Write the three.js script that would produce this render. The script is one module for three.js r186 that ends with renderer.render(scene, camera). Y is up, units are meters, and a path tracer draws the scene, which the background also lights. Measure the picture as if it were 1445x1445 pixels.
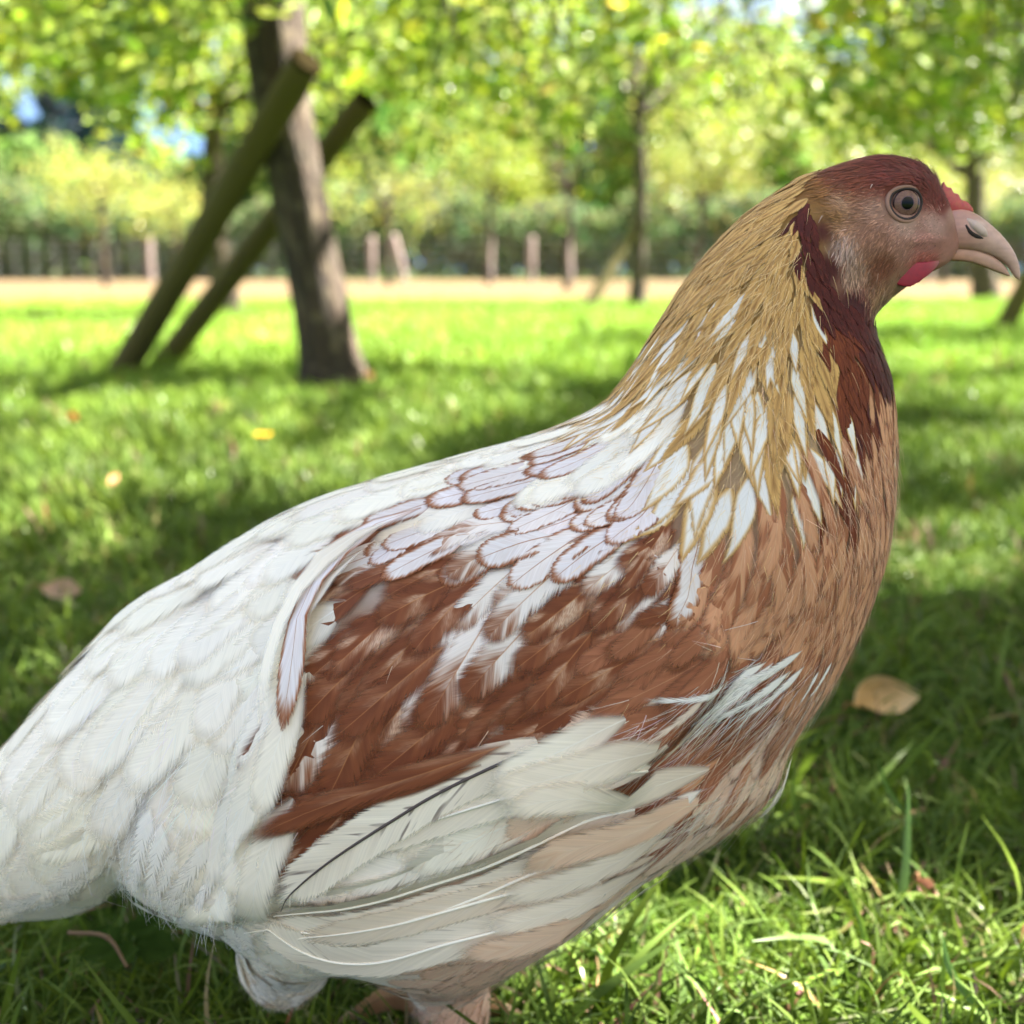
import * as THREE from 'three';
import { mergeGeometries, mergeVertices } from 'three/addons/utils/BufferGeometryUtils.js';

const clamp = (x, a = 0, b = 1) => Math.min(b, Math.max(a, x)), lerp = (a, b, t) => a + (b - a) * t;
const smooth = (a, b, x) => { const t = clamp((x - a) / (b - a)); return t * t * (3 - 2 * t); };
const hash = (x, y = 0, z = 0) => { let h = Math.imul(x | 0, 374761393) ^ Math.imul(y | 0, 668265263) ^ Math.imul(z | 0, 1274126177); h = Math.imul(h ^ (h >>> 13), 1274126177); return ((h ^ (h >>> 16)) >>> 0) / 4294967296; };
function noise(x, y, z = 0) {
  const ix = Math.floor(x), iy = Math.floor(y), fx = x - ix, fy = y - iy, a = fx * fx * (3 - 2 * fx), b = fy * fy * (3 - 2 * fy);
  return lerp(lerp(hash(ix, iy, z), hash(ix + 1, iy, z), a), lerp(hash(ix, iy + 1, z), hash(ix + 1, iy + 1, z), a), b);
}
const fbm = (x, y, z = 0) => 0.5 * noise(x, y, z) + 0.27 * noise(x * 2.1, y * 2.1, z + 7) + 0.15 * noise(x * 4.3, y * 4.3, z + 13) + 0.08 * noise(x * 9, y * 9, z + 17);
// ---------- camera, sky, sun, exposure ----------
const V3 = THREE.Vector3, PITCH = 12.5 * Math.PI / 180, F = 722.5 / Math.tan(25 * Math.PI / 180), EYE = new V3(0, 0.366, 0);
const scene = new THREE.Scene();
const camera = new THREE.PerspectiveCamera(50, 1, 0.02, 400);
camera.position.copy(EYE);
camera.rotation.x = -PITCH;
camera.focus = 0.405;
camera.userData.fStop = 7;
scene.add(camera);
const SUN = new V3(0.60, 0.77, -0.24).normalize();
const skyTex = (() => {   // blue air with broken bright cloud all round
  const W = 1024, H = 512, d = new Float32Array(W * H * 4);
  for (let y = 0; y < H; y++) for (let x = 0; x < W; x++) {
    const e = ((y + 0.5) / H - 0.5) * Math.PI, a = (x + 0.5) / W * 2 * Math.PI, h = clamp(Math.sin(e)), o = (y * W + x) * 4;
    const X = Math.cos(e) * Math.cos(a), Z = Math.cos(e) * Math.sin(a), k = 1 / (h + 0.22);
    const n = 0.6 * fbm(X * k * 2.1 + 43.3, Z * k * 2.1 + 40, 61) + 0.4 * fbm(X * k * 5 + 60, Z * k * 5 + 60, 62), c = smooth(0.40, 0.58, n) * 0.92 * smooth(0.10, 0.34, h);
    const blue = [lerp(0.20, 0.14, h), lerp(0.34, 0.26, h), lerp(0.58, 0.52, h)];
    blue.forEach((b, i) => { d[o + i] = lerp(b, [1.27, 1.10, 0.84][i], c) * 2.6; });
    d[o + 3] = 1;
  }
  const t = new THREE.DataTexture(d, W, H, THREE.RGBAFormat, THREE.FloatType);
  t.mapping = THREE.EquirectangularReflectionMapping; t.magFilter = THREE.LinearFilter; t.needsUpdate = true;
  return t;
})();
scene.background = scene.environment = skyTex;
scene.backgroundIntensity = 0.082;
scene.environmentIntensity = 0.082;
const sun = new THREE.DirectionalLight(new THREE.Color(1, 0.94, 0.84), 5);
sun.position.copy(SUN).multiplyScalar(40);
sun.castShadow = true;
sun.shadow.mapSize.set(4096, 4096);
Object.assign(sun.shadow.camera, { left: -25, right: 25, top: 25, bottom: -25, near: 1, far: 120 });
scene.add(sun, sun.target);
const renderer = new THREE.WebGLRenderer();
renderer.toneMapping = THREE.LinearToneMapping;
renderer.toneMappingExposure = 13;
renderer.shadowMap.enabled = true;

// ---------- helpers ----------
function rng(seed) { let a = seed >>> 0; return () => { a = (a + 0x6d2b79f5) | 0; let t = Math.imul(a ^ (a >>> 15), 1 | a); t = (t + Math.imul(t ^ (t >>> 7), 61 | t)) ^ t; return ((t ^ (t >>> 14)) >>> 0) / 4294967296; }; }
const gauss = (r) => Math.sqrt(-2 * Math.log(1 - r() * 0.9999)) * Math.cos(6.2832 * r());
const lin = (c) => c.map((v) => { v /= 255; return v <= 0.04045 ? v / 12.92 : ((v + 0.055) / 1.055) ** 2.4; });
const RIGHT = new V3(1, 0, 0), UPV = new V3(0, Math.cos(PITCH), -Math.sin(PITCH)), FWD = new V3(0, -Math.sin(PITCH), -Math.cos(PITCH));
const ray = (x, y) => FWD.clone().addScaledVector(RIGHT, (x - 722.5) / F).addScaledVector(UPV, (722.5 - y) / F);
const at = (x, y, z) => { const d = ray(x, y); return EYE.clone().addScaledVector(d, z / -d.z); };          // point of that sight line at depth z
const ground = (x, y) => { const d = ray(x, y); return EYE.clone().addScaledVector(d, -EYE.y / d.y); };
const pixel = (p) => { const d = p.clone().sub(EYE), f = d.dot(FWD); return [722.5 + F * d.x / f, 722.5 - F * d.dot(UPV) / f, f]; };
function tag(o, label, category, group, kind) {
  if (label) o.userData.label = label;
  if (category) o.userData.category = category;
  if (group) o.userData.group = group;
  if (kind) o.userData.kind = kind;
  return o;
}
const used = {};
const numbered = (n) => { used[n] = (used[n] ?? -1) + 1; return used[n] ? n + '_' + String(used[n]).padStart(3, '0') : n; };
function mesh(name, geo, mat, parent) {
  const m = new THREE.Mesh(geo, mat);
  m.name = parent && parent !== scene ? name : numbered(name);
  m.castShadow = m.receiveShadow = true;
  (parent || scene).add(m);
  return m;
}
function thing(name, pos, label, category, group) {
  const g = new THREE.Group();
  g.name = numbered(name);
  if (pos) g.position.copy(pos);
  scene.add(g);
  return tag(g, label, category, group);
}
const std = (color, o = {}) => new THREE.MeshStandardMaterial({ color: new THREE.Color().setRGB(...color), roughness: 0.85, side: THREE.DoubleSide, ...o });
const phys = (color, o = {}) => new THREE.MeshPhysicalMaterial({ color: new THREE.Color().setRGB(...color), roughness: 0.95, side: THREE.DoubleSide, ...o });
function buf(pos, idx, col, uv, nor) {
  const g = new THREE.BufferGeometry();
  g.setAttribute('position', new THREE.Float32BufferAttribute(pos, 3));
  if (col) g.setAttribute('color', new THREE.Float32BufferAttribute(col, 3));
  if (uv) g.setAttribute('uv', new THREE.Float32BufferAttribute(uv, 2));
  if (nor) g.setAttribute('normal', new THREE.Float32BufferAttribute(nor, 3));
  g.setIndex(idx);
  if (!nor) g.computeVertexNormals();
  return g;
}
// a tapering, slightly knobbly tube through points; uv in metres
function tube(pts, radii, sides = 10, rough = 0, seed = 1, cap = true) {
  const curve = new THREE.CatmullRomCurve3(pts), n = Math.max(6, pts.length * 5), pos = [], uv = [], idx = [], len = curve.getLength();
  let side = new V3(1, 0, 0.01);
  for (let i = 0; i <= n; i++) {
    const t = i / n, p = curve.getPoint(t), d = curve.getTangent(t), k = t * (radii.length - 1), a = Math.min(radii.length - 2, Math.floor(k)), r = lerp(radii[a], radii[a + 1], k - a);
    side = side.sub(d.clone().multiplyScalar(side.dot(d))).normalize();
    const up = d.clone().cross(side);
    for (let j = 0; j <= sides; j++) {
      const w = j / sides * 6.28318, q = r * (1 + rough * (fbm(Math.cos(w) * 1.5 + 5, t * len * 4 + Math.sin(w) * 1.5, seed) - 0.5));
      const v = p.clone().addScaledVector(side, Math.cos(w) * q).addScaledVector(up, Math.sin(w) * q);
      pos.push(v.x, v.y, v.z); uv.push(j / sides * 6.28 * radii[0], t * len);
    }
  }
  for (let i = 0; i < n; i++) for (let j = 0; j < sides; j++) { const a = i * (sides + 1) + j, b = a + sides + 1; idx.push(a, a + 1, b, b, a + 1, b + 1); }
  if (cap) for (const [i, e] of [[0, pts[0]], [n, pts[pts.length - 1]]]) {
    const c = pos.length / 3; pos.push(e.x, e.y, e.z); uv.push(0, i / n * len);
    for (let j = 0; j < sides; j++) { const a = i * (sides + 1) + j; i ? idx.push(a, a + 1, c) : idx.push(a + 1, a, c); }
  }
  return buf(pos, idx, null, uv);
}
function dataTex(w, h, fn, srgb = true, rep) {
  const d = new Uint8Array(w * h * 4);
  for (let y = 0; y < h; y++) for (let x = 0; x < w; x++) { const c = fn(x, y), o = (y * w + x) * 4; d[o] = c[0]; d[o + 1] = c[1]; d[o + 2] = c[2]; d[o + 3] = c[3] ?? 255; }
  const t = new THREE.DataTexture(d, w, h);
  t.magFilter = THREE.LinearFilter; t.minFilter = THREE.LinearMipmapLinearFilter; t.generateMipmaps = true;
  if (srgb) t.colorSpace = THREE.SRGBColorSpace;
  if (rep) { t.wrapS = t.wrapT = THREE.RepeatWrapping; t.repeat.set(...rep); }
  t.needsUpdate = true;
  return t;
}

// ---------- ground ----------
const tanAt = (x, z) => smooth(11.5, 15, -z + (fbm(x * 0.25, z * 0.25, 3) - 0.5) * 5);
function groundColor(x, z) {
  const n = fbm(x * 1.7, z * 1.7, 1), m = fbm(x * 0.35 + 9, z * 0.35, 2), k = tanAt(x, z), far = smooth(36, 44, -z);
  const g = [lerp(0.036, 0.066, n), lerp(0.066, 0.105, n * 0.5 + m * 0.5), lerp(0.008, 0.013, m)], t = [0.098 + 0.02 * m, 0.056 + 0.014 * m, 0.040 + 0.010 * n];
  const up = lerp(1, 2.2, smooth(2.2, 5.5, -z)); return g.map((c, i) => lerp(lerp(c * up, t[i], k * (0.75 + 0.25 * n)), [0.05, 0.08, 0.025][i], far));  // ground painted brighter farther back, standing in for full sun
}
{
  const xs = [], zs = [], pos = [], col = [], uv = [], idx = [];
  for (let i = -70; i <= 70; i++) xs.push(Math.sign(i) * 150 * (Math.abs(i) / 70) ** 2.6);
  for (let i = -30; i <= 110; i++) zs.push(i < 0 ? 40 * (-i / 30) ** 2.2 : -160 * (i / 110) ** 2.6);
  for (const z of zs) for (const x of xs) {
    const near = Math.hypot(x, z) < 6 ? (fbm(x * 6, z * 6, 5) - 0.5) * 0.012 : 0;
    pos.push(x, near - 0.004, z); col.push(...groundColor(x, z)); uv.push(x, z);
  }
  const w = xs.length;
  for (let j = 0; j < zs.length - 1; j++) for (let i = 0; i < w - 1; i++) { const a = j * w + i; idx.push(a, a + 1, a + w, a + 1, a + w + 1, a + w); }
  const g = buf(pos, idx, col, uv);
  for (let i = 1, n = g.attributes.normal; i < n.array.length; i += 3) if (n.array[i] < 0) { n.array[i - 1] *= -1; n.array[i] *= -1; n.array[i + 1] *= -1; }
  const b = dataTex(512, 512, (x, y) => { const v = 255 * (0.5 * hash(x, y, 4) + 0.5 * noise(x / 4, y / 4, 6)); return [v, v, v]; }, false, [3, 3]);
  tag(mesh('ground', g, phys([1, 1, 1], { vertexColors: true, roughness: 1, specularIntensity: 0.1, bumpMap: b, bumpScale: 0.006 })), 'grassy orchard ground running back to a dry pinkish strip by the fence', null, null, 'structure');
}

// ---------- trees ----------
const barkTex = dataTex(512, 512, (x, y) => {
  const a = noise(x / 9, y / 42, 21), b = noise(x / 3, y / 14, 22), c = noise(x / 60, y / 60, 23), l = smooth(0.62, 0.75, noise(x / 30, y / 22, 24));
  const v = 0.45 + 0.5 * a * 0.6 + 0.35 * b * 0.6;
  return [lerp(82 * v, 122, l * 0.4), lerp(66 * v, 112, l * 0.4), lerp(52 * v, 88, l * 0.4)].map((q) => clamp(q * (0.8 + 0.4 * c), 0, 255));
}, true, [2, 1]);
const barkBump = dataTex(512, 512, (x, y) => { const v = 255 * (0.6 * noise(x / 9, y / 42, 21) + 0.4 * noise(x / 3, y / 14, 22)); return [v, v, v]; }, false, [2, 1]);
const barkMat = std([1, 1, 1], { map: barkTex, bumpMap: barkBump, bumpScale: 0.012, roughness: 0.95 });
const stakeMat = std([0.075, 0.060, 0.011], { bumpMap: barkBump, bumpScale: 0.004, roughness: 0.9 });
const cutMat = phys([0.014, 0.011, 0.005], { specularIntensity: 0 });
const leafMat = phys([1, 1, 1], { transmission: 0.52, thickness: 0, roughness: 0.95, specularIntensity: 0.4, clearcoat: 0.4, clearcoatRoughness: 0.25 });
const leafGeo = (() => {   // one pointed leaf, folded along its midrib, 1 long
  const pos = [0, 0, 0, 0.2, 0.03, 0.28, 0, -0.05, 0.3, -0.2, 0.03, 0.28, 0.22, 0.02, 0.6, 0, -0.07, 0.62, -0.22, 0.02, 0.6, 0, -0.12, 1];
  return buf(pos, [0, 1, 2, 0, 2, 3, 1, 4, 5, 1, 5, 2, 2, 5, 6, 2, 6, 3, 4, 7, 5, 5, 7, 6]);
})();
// leaves are left out of the crowns so that sun falls here: sunlit spots on the ground, found by sight line as [x, y, half width, half height], or on the hen as [point, radius]
const spots = [], gaps = [];
const shadesGap = (p, r, share = 1) => {
  if (r() > share) return false;
  const q = pixel(p.clone().addScaledVector(SUN, -p.y / SUN.y)), w = 0.9 + 0.4 * r();
  if (q[2] > 0 && spots.some(([x, y, a, b]) => Math.hypot((q[0] - x) / (a + 0.04 * F / q[2]), (q[1] - y) / (b + (q[2] < 1 ? 0.03 : 0.012) * F / q[2])) < w)) return true;
  return gaps.some(([g, rad]) => { const d = p.clone().sub(g), t = d.dot(SUN); return t > 0 && d.lengthSq() - t * t < rad * rad * (0.6 + 0.8 * r()); });
};
const dummy = new THREE.Object3D();
function leaves(parent, list, name = 'crown', geo = leafGeo, mat = leafMat) {
  const im = new THREE.InstancedMesh(geo, mat, list.length), c = new THREE.Color();
  list.forEach((l, i) => {
    dummy.position.copy(l.p); dummy.rotation.set(...l.e); dummy.scale.setScalar(l.s); dummy.updateMatrix();
    im.setMatrixAt(i, dummy.matrix); im.setColorAt(i, c.setRGB(...l.c));
  });
  im.name = name; im.castShadow = im.receiveShadow = true; im.userData.kind = 'stuff';
  parent.add(im);
  return im;
}
// o: trunk points + radii (world), crown centre/radii, leaf count, leaf size, tone [dark, light], low: lowest leaf, hang: clusters hang
function tree(name, label, group, seed, o) {
  const r = rng(seed), base = o.trunk[0], t = thing(name, new V3(base.x, 0, base.z), label, 'tree', group), rel = (p) => p.clone().sub(t.position);
  mesh('trunk', tube(o.trunk.map(rel), o.radii, 18, 0.22, seed), barkMat, t);
  const top = o.trunk[o.trunk.length - 1], list = [], twigs = [], C = o.crown, R = o.size;
  const limbs = o.limbs ?? 7, tips = [];
  for (let i = 0; i < limbs; i++) {
    const a = (i + 0.5 * r()) / limbs * 6.283, e = lerp(-0.25, 0.9, r()), start = o.trunk[o.trunk.length - 2].clone().lerp(top, 0.25 + 0.75 * r());
    const end = new V3(C.x + Math.cos(a) * R.x * 0.8 * Math.cos(e), C.y + R.y * Math.sin(e) * 0.8, C.z + Math.sin(a) * R.z * 0.8 * Math.cos(e));
    const mid = start.clone().lerp(end, 0.5).add(new V3(gauss(r) * 0.12, 0.15 + 0.15 * r(), gauss(r) * 0.12));
    const rad = o.radii[o.radii.length - 1] * 0.6;
    mesh('limb', tube([start, mid, end].map(rel), [rad, rad * 0.6, rad * 0.22], 7, 0.2, seed + i), barkMat, t);
    const c = new THREE.CatmullRomCurve3([start, mid, end]);
    for (let k = 0; k < (o.twigs ?? 9); k++) {
      const q = c.getPoint(0.3 + 0.7 * r()), d = new V3(gauss(r), gauss(r) * 0.7 - 0.15, gauss(r)).normalize(), l = lerp(0.35, 0.9, r()) * Math.min(1, R.x / 1.6);
      const e2 = q.clone().addScaledVector(d, l), m2 = q.clone().lerp(e2, 0.5).add(new V3(0, 0.06, 0));
      if (e2.y < o.low) continue;
      twigs.push(tube([q, m2, e2].map(rel), [rad * 0.2, rad * 0.12, 0.003], 4, 0, 1, false));
      tips.push([q, e2]);
    }
  }
  for (const [q, e2] of o.extra ?? []) { tips.push([q, e2], [q, e2]); twigs.push(tube([q, q.clone().lerp(e2, 0.5).add(new V3(0, 0.03, 0)), e2].map(rel), [0.008, 0.005, 0.002], 4, 0, 1, false)); }
  mesh('twigs', mergeGeometries(twigs), barkMat, t).userData.kind = 'stuff';
  const per = Math.ceil(o.leaves / tips.length);
  for (const [q, e2] of tips) {
    const light = r();
    for (let i = 0; i < per; i++) {
      const u = r(), p = q.clone().lerp(e2, 0.15 + 0.95 * u).add(new V3(gauss(r), gauss(r) - 0.3, gauss(r)).multiplyScalar(o.spread ?? 0.13));
      if (p.y < o.low || shadesGap(p, r, o.lit)) continue;
      const f = clamp(light * 0.7 + r() * 0.5 - 0.1), s = o.leaf * lerp(0.65, 1.25, r()), c = o.tone[0].map((a, j) => lerp(a, o.tone[1][j], f) * lerp(0.85, 1.15, r()));
      if (r() < 0.015) { c[0] = 0.42; c[1] = 0.33; c[2] = 0.05; }
      if (o.keep && !o.keep(p, r)) continue;
      list.push({ p: rel(p), e: [lerp(0.1, 1.5, r()), r() * 6.283, gauss(r) * 0.4], s, c });
    }
  }
  leaves(t, list);
  return t;
}
const P = (x, y, z) => at(x, y, z);
const GREEN = [[0.09, 0.16, 0.010], [0.42, 0.50, 0.035]], YELLOW = [[0.16, 0.23, 0.025], [0.46, 0.48, 0.09]], DEEP = [[0.08, 0.14, 0.01], [0.32, 0.42, 0.03]];
const inView = (p) => { const q = pixel(p); return q[2] > 0 && q[0] > -60 && q[0] < 1505 && q[1] > -60 && q[1] < 1505 ? q : null; };

// sunlit spots seen in the photograph, on the grass and on the hen
spots.push([860, 1330, 130, 90], [1010, 1245, 120, 70], [950, 1410, 130, 50], [1090, 1320, 90, 40], [780, 1430, 90, 30], [1270, 1420, 70, 22], [1180, 1435, 60, 20], [1400, 1425, 50, 18], [1040, 1170, 60, 30],
  [1350, 780, 95, 34], [1430, 755, 60, 22], [1400, 545, 220, 28], [1440, 590, 60, 10], [1340, 640, 60, 10], [1200, 440, 800, 24], [1445, 560, 60, 40],
  [60, 580, 130, 24], [220, 585, 140, 26], [330, 600, 70, 26], [340, 655, 60, 22], [90, 655, 90, 22], [280, 690, 100, 18], [430, 690, 90, 20], [60, 700, 60, 14], [640, 585, 130, 14], [560, 625, 60, 12], [20, 735, 40, 14],
  [640, 550, 140, 12], [820, 520, 120, 16], [700, 510, 160, 12], [80, 482, 140, 16], [340, 480, 90, 20], [680, 462, 250, 20], [700, 430, 900, 22], [300, 425, 500, 22], [520, 650, 50, 14], [30, 920, 26, 20], [130, 770, 24, 10], [390, 560, 70, 16]);
for (const [x, y, r] of [[1098, 1085, 0.012], [1085, 1118, 0.010], [30, 1250, 0.012]]) gaps.push([at(x, y, 0.45), r]);
for (const [x, y, r] of [[428, 190, 0.05], [438, 300, 0.05], [455, 400, 0.06], [490, 520, 0.08]]) gaps.push([at(x + 30, y, 3.45), r]);

// ---------- orchard trees ----------
const bark2 = (a, b) => a.map((p) => P(...p));
tree('orchard_tree', 'nearest orchard tree, leaning trunk propped by two crossed wooden stakes', 'orchard trees', 11, {
  trunk: [P(474, 560, 3.5), P(466, 505, 3.5), P(447, 400, 3.5), P(424, 280, 3.5), P(400, 150, 3.5), P(384, 0, 3.5), P(380, -330, 3.45)], radii: [0.132, 0.098, 0.086, 0.083, 0.087, 0.094, 0.075],
  crown: new V3(-0.75, 2.35, -3.5), size: new V3(1.9, 0.9, 1.7), limbs: 9, twigs: 10, leaves: 22000, leaf: 0.062, low: 0.75, tone: GREEN, spread: 0.15,
  extra: Array.from({ length: 95 }, (_, k) => { const r = rng(700 + k), x = lerp(-40, 1460, r()), d = lerp(2.7, 5.2, r() ** 1.3), y1 = lerp(20, 215, r() ** 1.4); return [P(x + gauss(r) * 60, -90, d + 0.1), P(x, y1, d)]; }).filter(([, e]) => { const q = pixel(e); return !(q[0] > 300 && q[0] < 470) && Math.hypot((q[0] - 75) / 75, (q[1] - 165) / 70) > 1; }),
  keep: (p, r) => { const q = inView(p); return !q || (q[2] > 2.2 && q[1] < 200 + 70 * r() && !(q[0] > 290 && q[0] < 475 && q[1] > 20 + 30 * r()) && !(Math.hypot((q[0] - 75) / 50, (q[1] - 165) / 40) < 1) && !(Math.hypot((q[0] - 500) / 60, (q[1] - 175) / 75) < 1)); },
});
tree('orchard_tree', 'orchard tree behind the propped trunk, its thin trunk between the stakes', 'orchard trees', 12, {
  lit: 0.75,
  trunk: [P(322, 449, 8.9), P(316, 400, 8.9), P(300, 300, 8.9), P(300, 230, 8.9), P(306, 120, 8.9)], radii: [0.13, 0.1, 0.085, 0.08, 0.07],
  crown: new V3(-2.55, 2.25, -8.9), size: new V3(2.4, 1.5, 2.1), limbs: 12, twigs: 11, leaves: 11000, leaf: 0.075, low: 0.75, tone: GREEN, spread: 0.17,
  keep: (p, r) => { const q = inView(p); return !q || (q[1] < 290 + 60 * r() && !(q[0] < 110 && q[1] > 200 + 50 * r()) && !(Math.hypot((q[0] - 75) / 46, (q[1] - 165) / 34) < 1 && r() < 0.85)); },
});
tree('orchard_tree', 'slender orchard tree with one leaning stake, left of the hen\'s neck', 'orchard trees', 13, {
  lit: 0.75,
  trunk: [P(899, 436, 11), P(901, 380, 11), P(904, 280, 11), P(903, 200, 11), P(896, 90, 11)], radii: [0.10, 0.065, 0.058, 0.052, 0.045],
  crown: new V3(1.15, 2.55, -11), size: new V3(2.6, 1.75, 2.3), limbs: 12, twigs: 11, leaves: 11000, leaf: 0.08, low: 0.7, tone: GREEN, spread: 0.19,
  keep: (p, r) => { const q = inView(p); return !q || q[1] < 300 + 60 * r(); },
});
tree('orchard_tree', 'orchard tree just outside the frame by the dark leaning stake under the beak', 'orchard trees', 14, {
  trunk: [P(1545, 478, 6.5), P(1540, 380, 6.5), P(1535, 250, 6.5), P(1520, 60, 6.5)], radii: [0.13, 0.095, 0.085, 0.075],
  crown: new V3(3.0, 2.3, -6.6), size: new V3(2.1, 1.4, 2.0), limbs: 11, twigs: 11, leaves: 11000, leaf: 0.072, low: 0.9, tone: GREEN, spread: 0.17,
  keep: (p, r) => { const q = inView(p); return !q || q[1] < 230 + 80 * r(); },
});
tree('orchard_tree', 'orchard tree with a grey sunlit trunk seen below the hen\'s beak', 'orchard trees', 15, {
  lit: 0.75,
  trunk: [P(1392, 428, 13), P(1386, 380, 13), P(1376, 300, 13), P(1380, 160, 13)], radii: [0.17, 0.13, 0.11, 0.09],
  crown: new V3(4.9, 2.6, -13), size: new V3(2.7, 1.8, 2.3), limbs: 12, twigs: 10, leaves: 10000, leaf: 0.085, low: 0.8, tone: YELLOW, spread: 0.2,
  keep: (p, r) => { const q = inView(p); return !q || q[1] < 330 + 40 * r(); },
});
tree('orchard_tree', 'orchard tree at the far left edge, its crown cut by the frame', 'orchard trees', 16, {
  trunk: [P(-260, 470, 6.6), P(-255, 380, 6.6), P(-250, 200, 6.6), P(-240, 20, 6.6)], radii: [0.13, 0.095, 0.085, 0.075],
  crown: new V3(-3.9, 2.3, -6.5), size: new V3(2.0, 1.3, 1.9), limbs: 10, twigs: 10, leaves: 9000, leaf: 0.07, low: 0.9, tone: GREEN, spread: 0.17,
  keep: (p, r) => { const q = inView(p); return !q || (q[1] < 150 + 80 * r() && !(Math.hypot((q[0] - 75) / 46, (q[1] - 165) / 34) < 1)); },
});
tree('orchard_tree', 'unseen orchard tree right of the frame, placed so that its crown shades the hen', 'orchard trees', 17, {  // out of view, placed along the sun direction to shade the hen
  trunk: [new V3(2.5, 0, -1.0), new V3(2.48, 0.6, -1.0), new V3(2.4, 1.2, -1.05), new V3(2.3, 1.9, -1.1)], radii: [0.13, 0.1, 0.09, 0.085],
  crown: new V3(1.95, 2.75, -1.25), size: new V3(2.2, 0.95, 2.1), limbs: 13, twigs: 14, leaves: 46000, leaf: 0.07, low: 1.5, tone: DEEP, spread: 0.17,
  keep: (p) => { const q = inView(p); return !q; },
});
tree('orchard_tree', 'orchard tree overhanging from the upper right corner with large near leaves', 'orchard trees', 18, {
  trunk: [new V3(2.75, 0, -4.2), new V3(2.7, 0.7, -4.2), new V3(2.65, 1.4, -4.2), new V3(2.55, 2.1, -4.15)], radii: [0.13, 0.1, 0.09, 0.08],
  crown: new V3(2.1, 2.5, -3.9), size: new V3(1.9, 0.9, 1.6), limbs: 11, twigs: 10, leaves: 20000, leaf: 0.07, low: 0.95, tone: GREEN, spread: 0.15,
  extra: [[[1180, -60], [1225, 40]], [[1300, -60], [1260, 70]], [[1390, -60], [1400, 90]], [[1480, 0], [1430, 150]], [[1480, 60], [1380, 60]]].map(([a, b]) => [P(...a, 2.5), P(...b, 2.3)]),
  keep: (p, r) => { const q = inView(p); return !q || (q[2] > 1.9 && q[1] < 90 + 90 * r() + 0.1 * (q[0] - 1100)); },
});
// smaller sunlit trees towards the fence
for (const [x, y, d, h, w, lab, ton] of [
  [150, 405, 24, 3.0, 1.3, 'small pale yellow tree near the fence at the left', YELLOW], [250, 402, 26, 2.2, 1.0, 'small tree by the fence seen between stake and left fence post', YELLOW],
  [548, 402, 25, 3.3, 1.9, 'small yellow-green tree by the fence right of the propped trunk', YELLOW], [690, 401, 27, 5.4, 1.7, 'young tree at the fence in the middle of the view', GREEN],
  [800, 408, 20, 3.4, 1.1, 'young tree before the fence left of the slender tree', GREEN], [985, 402, 26, 5.0, 1.8, 'pale sunlit tree by the fence behind the hen\'s neck', YELLOW],
  [1180, 402, 26, 5.6, 2.2, 'sunlit tree by the fence hidden behind the hen\'s head', GREEN], [1330, 402, 28, 4.0, 2.4, 'sunlit tree by the fence right of the hen\'s comb', YELLOW], [420, 402, 28, 5.2, 1.6, 'sunlit tree by the fence hidden behind the propped trunk', GREEN]]) {
  const b = P(x, y, d); b.y = 0;
  tree('young_tree', lab, 'young trees along the fence', 40 + x, { trunk: [b, b.clone().setY(0.7), b.clone().setY(1.2).add(new V3(0.05, 0, 0)), b.clone().setY(1.9)], radii: [0.08, 0.06, 0.055, 0.04], crown: b.clone().setY(h * 0.62), size: new V3(w, h * 0.42, w), limbs: 8, twigs: 7, leaves: 2300, leaf: 0.13, low: 0.6 + 0.02 * (x % 17), tone: ton, spread: 0.26 });
}
// ---------- stakes ----------
function stake(label, a, b, r, seed, group) {
  const t = thing('wooden_stake', new V3(a.x, 0, a.z), label, 'stake', group), A = a.clone().sub(t.position), B = b.clone().sub(t.position), d = B.clone().sub(A).normalize();
  mesh('pole', tube([A.clone().addScaledVector(d, -0.05), A.clone().lerp(B, 0.35), A.clone().lerp(B, 0.7), B], [r * 1.06, r, r, r * 0.97], 14, 0.08, seed), stakeMat, t);
  const c = mesh('cut_end', new THREE.CylinderGeometry(r * 0.99, r * 1.02, 0.012, 14), cutMat, t);
  c.position.copy(B).addScaledVector(d, 0.003); c.quaternion.setFromUnitVectors(new V3(0, 1, 0), d);
}
stake('longer front stake, olive-brown round pole crossing before the propped trunk', P(170, 528, 3.95), P(432, 88, 3.28), 0.048, 5, 'tree stakes');
stake('shorter stake passing behind the propped trunk, its cut end right of it', P(226, 520, 4.15), P(516, 142, 3.78), 0.043, 6, 'tree stakes');
stake('thin leaning stake beside the slender tree left of the hen\'s neck', P(828, 437, 10.6), P(894, 325, 11), 0.055, 7, 'tree stakes');
stake('dark leaning stake at the right edge under the beak', P(1412, 472, 6.4), P(1500, 300, 6.4), 0.055, 8, 'tree stakes');

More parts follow.
